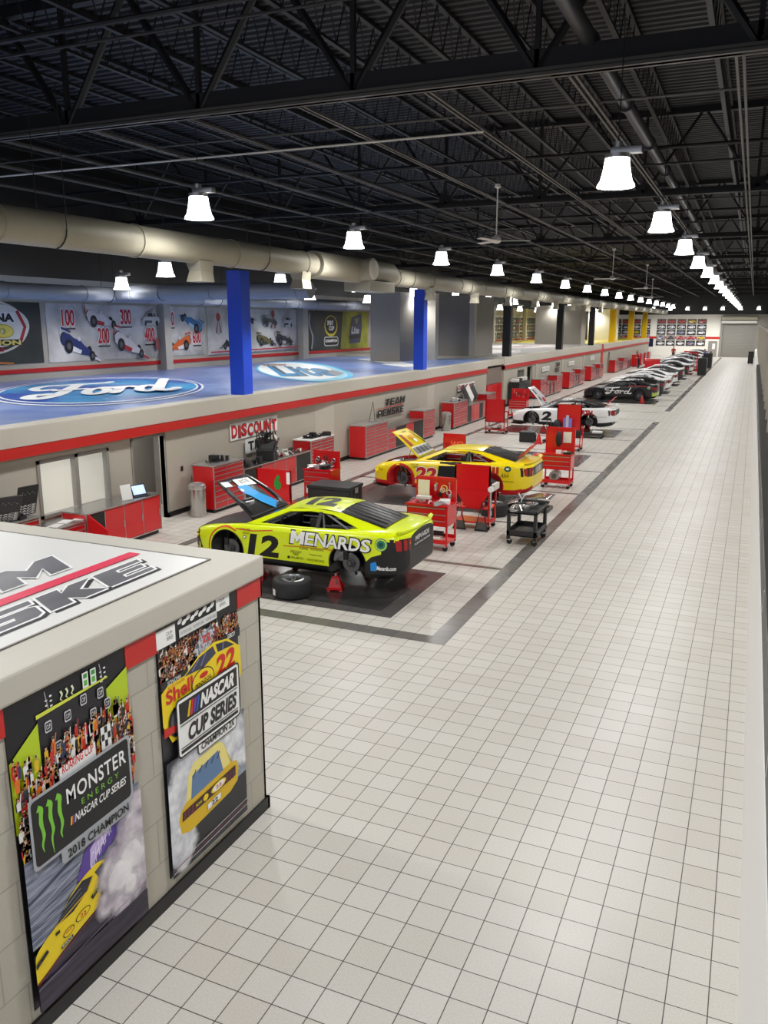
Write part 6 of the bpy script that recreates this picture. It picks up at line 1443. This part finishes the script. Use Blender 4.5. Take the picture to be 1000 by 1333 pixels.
t5 = big_cart((-4.95, 24.05, 0), 'red drawer cart with tall pegboard and silver motor below, behind the number 22 car', .86, .55, 1.0, 1.75, 9, tools=False)
mb = MB(); mb.ball((-.02, .1, 1.42), .12, M_plast, 12, (.8, .6, 2.0)); mb.build('hanging_jacket', t5)
mb = MB(); mb.box(.08, .32, .215, .23, 1.3, 1.62, pm('#e5e0cf')); mb.build('notice_sheet', t5)
mb = MB(); mb.box(-.05, .12, -.15, .0, 1.005, 1.12, M_white, .02); mb.box(.14, .26, -.1, .02, 1.005, 1.1, M_offwhite, .02); mb.build('parts_cup', t5)
mb = MB(); mb.box(-.72, -.40, -.3, .2, .93, .95, M_cab); mb.build('side_shelf', t5)
mb = MB(); mb.cyl((-.05, -.2, .36), (-.05, .12, .36), .15, M_alu, n=20); mb.cyl((-.05, -.24, .36), (-.05, -.2, .36), .07, M_strut, n=16); mb.box(-.15, .05, -.15, .1, .19, .25, M_alu); tag(mb.build('electric_motor', None, (-4.95, 24.05, 0)), 'round silver motor on the lower shelf of the cart behind the number 22 car', 'motor')
clutter((-4.62, 23.95, 1.007), 'green and black small tools at the right edge of that lone red cart', 4, 25, (.05, .1), .1, [pm('#2f8f4a'), M_plast], 'hand_tools', 'tools')
# carts between the number 12 car and the wall
t6 = thing('pegboard_cart', (-10.75, 17.6, 0), 'low red pegboard rack with a green number six tag behind the raised black bonnet', 'rack', None, R(0))
mb = MB(); mb.box(-.5, .5, -.02, .02, .35, 1.15, M_cab, .005); mb.build('pegboard', t6)
mb = MB()
for x in (-.5, .46): mb.box(x, x+.04, -.3, .3, 0.1, .14, M_cab); mb.box(x, x+.04, -.02, .02, .1, 1.15, M_cab)
mb.box(-.5, .5, -.3, .3, .28, .31, M_cab, .004); mb.build('frame', t6)
mb = MB(); cv = Canvas(mb, (-.5, -.022, .35), (1, 0, 0), (0, 0, 1), .002); cv.text('6', .52, .28, .72, .68, pm('#1f9a3a'), bold=.08); mb.build('green_number', t6)
mb = MB(); cv = Canvas(mb, (-.5, -.022, .35), (1, 0, 0), (0, 0, 1), .002); cv.rect(.88, .45, .98, .75, WH); mb.build('white_label', t6)
castors(t6, [(x, y) for x in (-.45, .45) for y in (-.25, .25)], .05)
t7 = big_cart((-10.35, 19.45, 0), 'red drawer cart heaped with chrome tools between the long bench and the black crate', .8, .6, .9, 1.35, 12)
clutter((-10.35, 19.4, .907), 'chrome tools and black parts on the cart by the black crate', 14, 26, (.32, .2), .16, [M_alu, M_plast, M_cab2, M_white], 'hand_tools', 'tools')
t8 = thing('flat_panel_cart', (-8.15, 24.0, 0), 'red upright panel with letters seen above the roof of the number 22 car', 'cart')
mb = MB(); mb.box(-.36, .36, -.02, .02, .7, 1.42, M_cab, .006); mb.build('board', t8); mb = MB(); cv = Canvas(mb, (-.36, -.022, .70), (1, 0, 0), (0, 0, 1), .002); cv.text('WO', .25, .28, .66, .5, pm('#ff7a4a'), bold=.02); cv.text('22', .08, .26, .2, .42, pm('#7a1014')); mb.build('lettering', t8)
mb = MB()
mb.box(-.36, .36, -.03, .03, .09, .13, M_cab)
for x in (-.36, .32): mb.box(x, x+.04, -.25, .25, 0.08, .12, M_cab); mb.box(x, x+.04, -.03, .03, .1, 1.42, M_cab)
mb.build('frame', t8); castors(t8, [(x, y) for x in (-.33, .33) for y in (-.2, .2)], .045)
# number 2 bay extras
t9 = big_cart((-10.6, 41.2, 0), 'red drawer cart with white and silver tools by the black shelf unit', .9, .55, .95, 1.5, 31)
crate((-9.8, 33.9, 0), .7, .4, .2, 'low black tray on the floor left of the number 2 car') if 0 else None
t = thing('traffic_cone', (-7.55, 32.75, 0), 'small red cone beside the small black crate', 'cone')
mb = MB(); mb.lathe([(.13, .03), (.03, .42), (.0, .43)], M_cab, n=18); mb.build('cone_body', t); mb = MB(); mb.box(-.17, .17, -.17, .17, 0, .03, M_cab, .01); mb.build('base', t)
t = thing('air_hose_stand', (-7.25, 33.2, 0), 'black wheeled stand with two poles in front of the number 2 car', 'stand')
mb = MB(); mb.box(-.22, .22, -.2, .2, .08, .14, M_plast, .02); mb.build('base', t)
for x in (-.1, .06): mb = MB(); mb.cyl((x, 0, .14), (x, 0, .95), .018, M_strut, n=8); mb.build('pole', t)
castors(t, [(-.18, -.15), (.18, -.15), (-.18, .15), (.18, .15)], .04)
t = thing('floor_jack', (-6.0, 35.5, 0), 'low black wheeled frame under the number 2 car', 'jack')
mb = MB(); mb.box(-.9, .6, -.28, .28, .12, .2, M_plast, .03); mb.box(-.7, -.3, -.2, .2, .2, .32, M_black, .03); mb.tube([(-.9, 0, .18), (-1.2, 0, .5)], .02, M_strut, n=6); mb.box(.1, .5, -.15, .15, .2, .28, M_white, .02); mb.build('frame', t); castors(t, [(-.8, -.22), (-.8, .22), (.5, -.22), (.5, .22)], .06)
# silver hood-shaped panel lying by the number 22 car's tail
t = thing('fender_skin', (-4.95, 20.75, 0), 'silver curved body panel resting on the floor behind the low black cart', 'car part', None, R(0))
mb = MB(); mb.grid([[(-.6+1.2*i/8, -.35+.7*j/8, .10+.30*math.sin(math.pi*(i/8)*.6)*(1-.2*(j/8-.5)**2)) for j in range(9)] for i in range(9)], M_steel); o = mb.build('skin', t); md = o.modifiers.new('thickness', 'SOLIDIFY'); md.thickness = .015
mb = MB(); mb.box(-.55, .55, -.3, .3, .0, .1, M_strut, .02); mb.build('trestle', t)
# low black plastic cart in the foreground
t = thing('service_cart', (-4.24, 17.6, 0), 'black plastic two-shelf service cart standing on the dark floor band', 'cart')
w, d, h = .66, 1.0, .79
mb = MB(); mb.box(-w/2, w/2, -d/2, d/2, .20, .235, M_plast, .01)
for a in (-1, 1): mb.box(a*w/2-(.03 if a > 0 else 0), a*w/2+(.03 if a < 0 else 0), -d/2, d/2, .20, .33, M_plast, .008); mb.box(-w/2, w/2, a*d/2-(.03 if a > 0 else 0), a*d/2+(.03 if a < 0 else 0), .20, .33, M_plast, .008)
mb.build('lower_shelf', t)
mb = MB(); mb.box(-w/2, w/2, -d/2, d/2, h-.09, h-.05, M_plast, .01)
for a in (-1, 1): mb.box(a*w/2-(.03 if a > 0 else 0), a*w/2+(.03 if a < 0 else 0), -d/2, d/2, h-.09, h, M_plast, .008)
mb.box(-w/2, w/2, d/2-.03, d/2, h-.09, h, M_plast, .008); mb.box(-w/2, w/2, -d/2, -d/2+.03, h-.09, h-.01, M_plast, .008); mb.build('upper_shelf', t)
for x in (-1, 1):
    for y in (-1, 1): mb = MB(); mb.box(x*(w/2-.035)-.035, x*(w/2-.035)+.035, y*(d/2-.045)-.045, y*(d/2-.045)+.045, .12, h-.05, M_plast, .01); mb.build('leg', t)
mb = MB(); mb.box(-w/2-.02, w/2+.02, d/2, d/2+.12, h-.03, h+.03, M_plast, .015); mb.build('push_handle', t)
castors(t, [(x, y) for x in (-.28, .28) for y in (-.42, .42)], .06)
clutter((-4.32, 17.5, h-.048), 'steel suspension arms and black brackets lying on the service cart top', 14, 41, (.22, .36), .13, [M_steel, M_alu, M_plast], 'suspension_part')
mb = MB(); mb.tube([(-.05, 0, 0), (-.02, .03, .12), (-.1, .03, .26)], .012, M_white, n=6); mb.tube([(-.02, .03, .12), (.06, .02, .25)], .012, M_white, n=6); tag(mb.build('wishbone', None, (-4.4, 17.75, h-.02)), 'pale forked arm standing up from the service cart top', 'car part')
mb = MB(); mb.box(-.22, .22, -.32, .32, .0, .015, M_strut, .004); tag(mb.build('rubber_mat', None, (-4.27, 17.55, .236)), 'grey mat lying on the lower shelf of the black service cart', 'mat')
# ------------------------------------------------------------------ far end
def locker(loc, label, w=.9, d=1.2, h=1.7, m=M_black):
    t = thing('equipment_cabinet', loc, label, 'cabinet', 'black cabinets at the end of the car row')
    mb = MB(); mb.box(-w/2, w/2, -d/2, d/2, .08, h, m, .02); mb.build('carcass', t)
    for k in range(2): mb = MB(); mb.box(-w/2+.03+k*(w/2-.02), -w/2+.01+(k+1)*(w/2-.02), -d/2-.02, -d/2, .12, h-.04, M_plast, .005); mb.build('door', t)
    mb = MB(); mb.box(w/2, w/2+.02, -d/2+.05, d/2-.05, .12, h-.05, M_plast); mb.build('side_panel', t)
    castors(t, [(x, y) for x in (-w/2+.1, w/2-.1) for y in (-d/2+.1, d/2-.1)], .04)
locker((-4.15, 83.6, 0), 'nearer of two black cabinets at the end of the dark floor band', .75, 1.5, 1.6); locker((-4.35, 97.5, 0), 'farther of two black cabinets at the end of the dark floor band', .85, 1.8, 1.6)
locker((-.1, 109.5, 0), 'black cabinet against the right wall by the roller door', .6, 1.0, 1.5)
t = thing('hanging_sign', (-16.0, 121, 0), 'dark blue screen on a stand at the far left end', 'screen')
mb = MB(); mb.cyl((0, 0, 0), (0, 0, 1.6), .05, M_strut); mb.box(-.5, .5, -.3, .3, 0, .05, M_strut); mb.build('stand', t)
mb = MB(); mb.box(-1.0, 1.0, -.05, .05, 1.6, 2.7, pm('#14254f'), .02); cv = Canvas(mb, (-1, -.052, 1.6), (1, 0, 0), (0, 0, 1), .003); cv.text('RACE', .5, .4, 1.5, .75, pm('#b8c8e8'), bold=.03); mb.build('panel', t); t.location = (-13.6, 121, 0)
t = thing('red_chest', (-8.2, 79.4, 0), 'bright red tool chest rising above the parked cars', 'tool chest')
mb = MB(); mb.box(-.65, .65, -.3, .3, .1, 1.5, M_cab, .06); mb.build('body', t); mb = MB(); mb.box(-.67, .67, -.32, .32, 1.5, 1.6, M_cab, .04); mb.build('lid', t); castors(t, [(-.5, -.2), (.5, -.2), (-.5, .2), (.5, .2)], .05)
t = thing('engine_hoist', (-4.9, 88.4, 0), 'red wheeled hoist between the parked cars and the black cabinets', 'hoist')
mb = MB(); mb.box(-.9, .9, -.06, .06, .1, .2, M_cab); mb.box(-.06, .06, -.06, .06, .1, 1.9, M_cab); mb.prism([(-.06, -.05, 1.8), (-.06, -.05, 1.95), (-1.3, -.05, 2.1), (-1.3, -.05, 2.0)], M_cab, (0, .1, 0)); mb.box(-.9, -.8, -.6, .6, .1, .2, M_cab); mb.build('frame', t); mb = MB(); mb.tube([(-.05, 0, .9), (-.75, 0, 1.95)], .04, M_alu, n=8); mb.build('ram', t); castors(t, [(-.85, -.5), (-.85, .5), (.8, 0)], .05)
# ------------------------------------------------------------------ people, far down the shop
def person(loc, label, shirt, trousers, rz=0., pose='stand', hairc='#2a1d16'):
    """body: one skinned continuous figure; clothes and hair are its parts"""
    t = thing('person', loc, label, 'person', None, rz)
    sk = M_skin
    bend = .28 if pose == 'lean' else 0.
    def P(x, y, z): # lean the upper body forward (towards -y)
        if z > .95: dz = z-.95; return (x, y-dz*math.sin(bend), .95+dz*math.cos(bend))
        return (x, y, z)
    J = {'pel': ((0, 0, .95), .12), 'sp': (P(0, 0, 1.15), .11), 'ch': (P(0, 0, 1.38), .125), 'nk': (P(0, -.01, 1.52), .055), 'hd': (P(0, -.03, 1.60), .07), 'hd2': (P(0, -.03, 1.72), .085)}
    E_ = [('pel', 'sp'), ('sp', 'ch'), ('ch', 'nk'), ('nk', 'hd'), ('hd', 'hd2')]
    for s, n in ((-1, 'L'), (1, 'R')):
        fy = -.12*s if pose == 'walk' else 0
        J['hip'+n] = ((s*.10, 0, .90), .09); J['kn'+n] = ((s*.11, fy-.02, .50), .06); J['an'+n] = ((s*.11, fy*1.3+.02, .09), .04); J['to'+n] = ((s*.13, fy*1.3-.16, .045), .035)
        J['sh'+n] = (P(s*.19, 0, 1.43), .055); J['el'+n] = (P(s*.25, .02, 1.15), .04) ; J['wr'+n] = (P(s*.24, -.14, .98) if pose != 'lean' else P(s*.2, -.28, 1.12), .03); w = Vector(J['wr'+n][0]); J['pa'+n] = (tuple(w+Vector((0, -.06, -.05))), .032)
        E_ += [('pel', 'hip'+n), ('hip'+n, 'kn'+n), ('kn'+n, 'an'+n), ('an'+n, 'to'+n), ('ch', 'sh'+n), ('sh'+n, 'el'+n), ('el'+n, 'wr'+n), ('wr'+n, 'pa'+n)]
        for k in range(5):
            q_ = Vector(J['pa'+n][0])+Vector((s*(.018*(k-1.5)) if k < 4 else -s*.05, -.05 if k < 4 else -.02, -.05-.012*(1-abs(k-1.5)/2) if k < 4 else -.015)); J['f%d%s' % (k, n)] = (tuple(q_), .009); E_.append(('pa'+n, 'f%d%s' % (k, n)))
    names = list(J); me = bpy.data.meshes.new('body'); me.from_pydata([J[n][0] for n in names], [(names.index(a), names.index(b)) for a, b in E_], [])
    o = bpy.data.objects.new('body', me); C.objects.link(o); sm = o.modifiers.new('skin', 'SKIN'); sv = me.skin_vertices
    if not sv: me.attributes.new('tmp', 'FLOAT', 'POINT')
    bm = bmesh.new(); bm.from_mesh(me); ly = bm.verts.layers.skin.verify(); bm.verts.ensure_lookup_table()
    for i, n in enumerate(names): bm.verts[i][ly].radius = (J[n][1]*(1.25 if n in ('ch', 'pel', 'sp') else 1), J[n][1])
    bm.verts[0][ly].use_root = True; bm.to_mesh(me); bm.free()
    o.modifiers.new('smooth', 'SUBSURF').levels = 1; o.modifiers['smooth'].render_levels = 1
    bpy.context.view_layer.update(); full = bpy.data.meshes.new_from_object(o.evaluated_get(bpy.context.evaluated_depsgraph_get())); bpy.data.objects.remove(o)
    full.materials.clear(); full.materials.append(sk); b = part(t, 'body', full)
    for p in full.polygons: p.use_smooth = True; p.material_index = 0
    def cloth(name, keep, m, grow=.014):
        bm = bmesh.new(); bm.from_mesh(full); bm.normal_update()
        rm = [f for f in bm.faces if not keep(f.calc_center_median())]; bmesh.ops.delete(bm, geom=rm, context='FACES')
        for v in bm.verts: v.co += v.normal*grow
        me = bpy.data.meshes.new(name); bm.to_mesh(me); bm.free(); me.materials.clear(); me.materials.append(m); part(t, name, me)
    cloth('shirt', lambda c: .93 < c.z < 1.53 and not (abs(c.x) > .17 and c.z < 1.16) or (abs(c.x) > .17 and 1.16 <= c.z < 1.53), shirt)
    cloth('trousers', lambda c: .09 < c.z <= .96 and abs(c.x) < .19, trousers, .018)
    cloth('shoes', lambda c: c.z <= .10, M_plast, .012)
    hd = Vector(J['hd2'][0]); mb = MB()
    mb.ball((hd.x, hd.y+.015, hd.z+.015), .105, pm(hairc), 14, (.88, 1.0, .95)); hm = mb.build('hair', t)
    f = MB(); f.ball((hd.x, hd.y-.03, hd.z-.03), .092, M_skin, 14, (.85, .95, 1.15)); f.ball((hd.x, hd.y-.125, hd.z-.04), .017, M_skin, 8, (.8, 1, 1.4))
    for s in (-1, 1): f.ball((hd.x+s*.033, hd.y-.108, hd.z-.01), .010, INKb, 8); f.ball((hd.x+s*.082, hd.y-.02, hd.z-.03), .018, M_skin, 8, (.5, 1, 1.4))
    f.box(hd.x-.025, hd.x+.025, hd.y-.118, hd.y-.105, hd.z-.085, hd.z-.078, pm('#8c4a42')); f.build('face', t)
    return t
person((-5.1, 105.4, 0), 'person in a blue shirt and dark trousers standing beside the far black cabinet', pm('#2b48b8'), pm('#1f2540'), R(70), 'walk')
person((-9.6, 117.75, 0), 'person in a red shirt standing behind the farthest parked cars', pm('#c8463e'), pm('#20222a'), R(20))
person((-11.2, 94.5, 0), 'person with dark hair by the distant red cabinets of the yellow block', pm('#b8302c'), pm('#20222a'), R(-60), 'lean')
EXPO = -0.1
# ------------------------------------------------------------------ camera
cam = bpy.data.cameras.new('camera'); co = bpy.data.objects.new('camera', cam); C.objects.link(co)
cam.sensor_fit = 'VERTICAL'; cam.sensor_height = 36; cam.lens = 36*1073.44/1333
cam.clip_end = 400; cam.clip_start = .05
yaw, pitch, roll = .4131, .2253, -.0015
cy, sy, cp, sp, cr, sr = math.cos(yaw), math.sin(yaw), math.cos(pitch), math.sin(pitch), math.cos(roll), math.sin(roll)
f0 = Vector((-sy, cy, 0)); r0 = Vector((cy, sy, 0)); up = Vector((0, 0, 1))
fwd = f0*cp-up*sp; down = -(up*cp+f0*sp); rr = r0*cr+down*sr; dd = -r0*sr+down*cr
Mx = Matrix((rr, -dd, -fwd)).transposed().to_4x4(); Mx.translation = (0, 0, 16.608*TS)
co.matrix_world = Mx
S = bpy.context.scene; S.camera = co
S.view_settings.view_transform = 'Standard'; S.view_settings.look = 'None'; S.view_settings.gamma = 1; S.view_settings.use_curve_mapping = False
S.view_settings.exposure = EXPO
S.cycles.max_bounces = 6; S.cycles.diffuse_bounces = 3; S.cycles.glossy_bounces = 3; S.cycles.transparent_max_bounces = 6
S.cycles.caustics_reflective = False; S.cycles.caustics_refractive = False
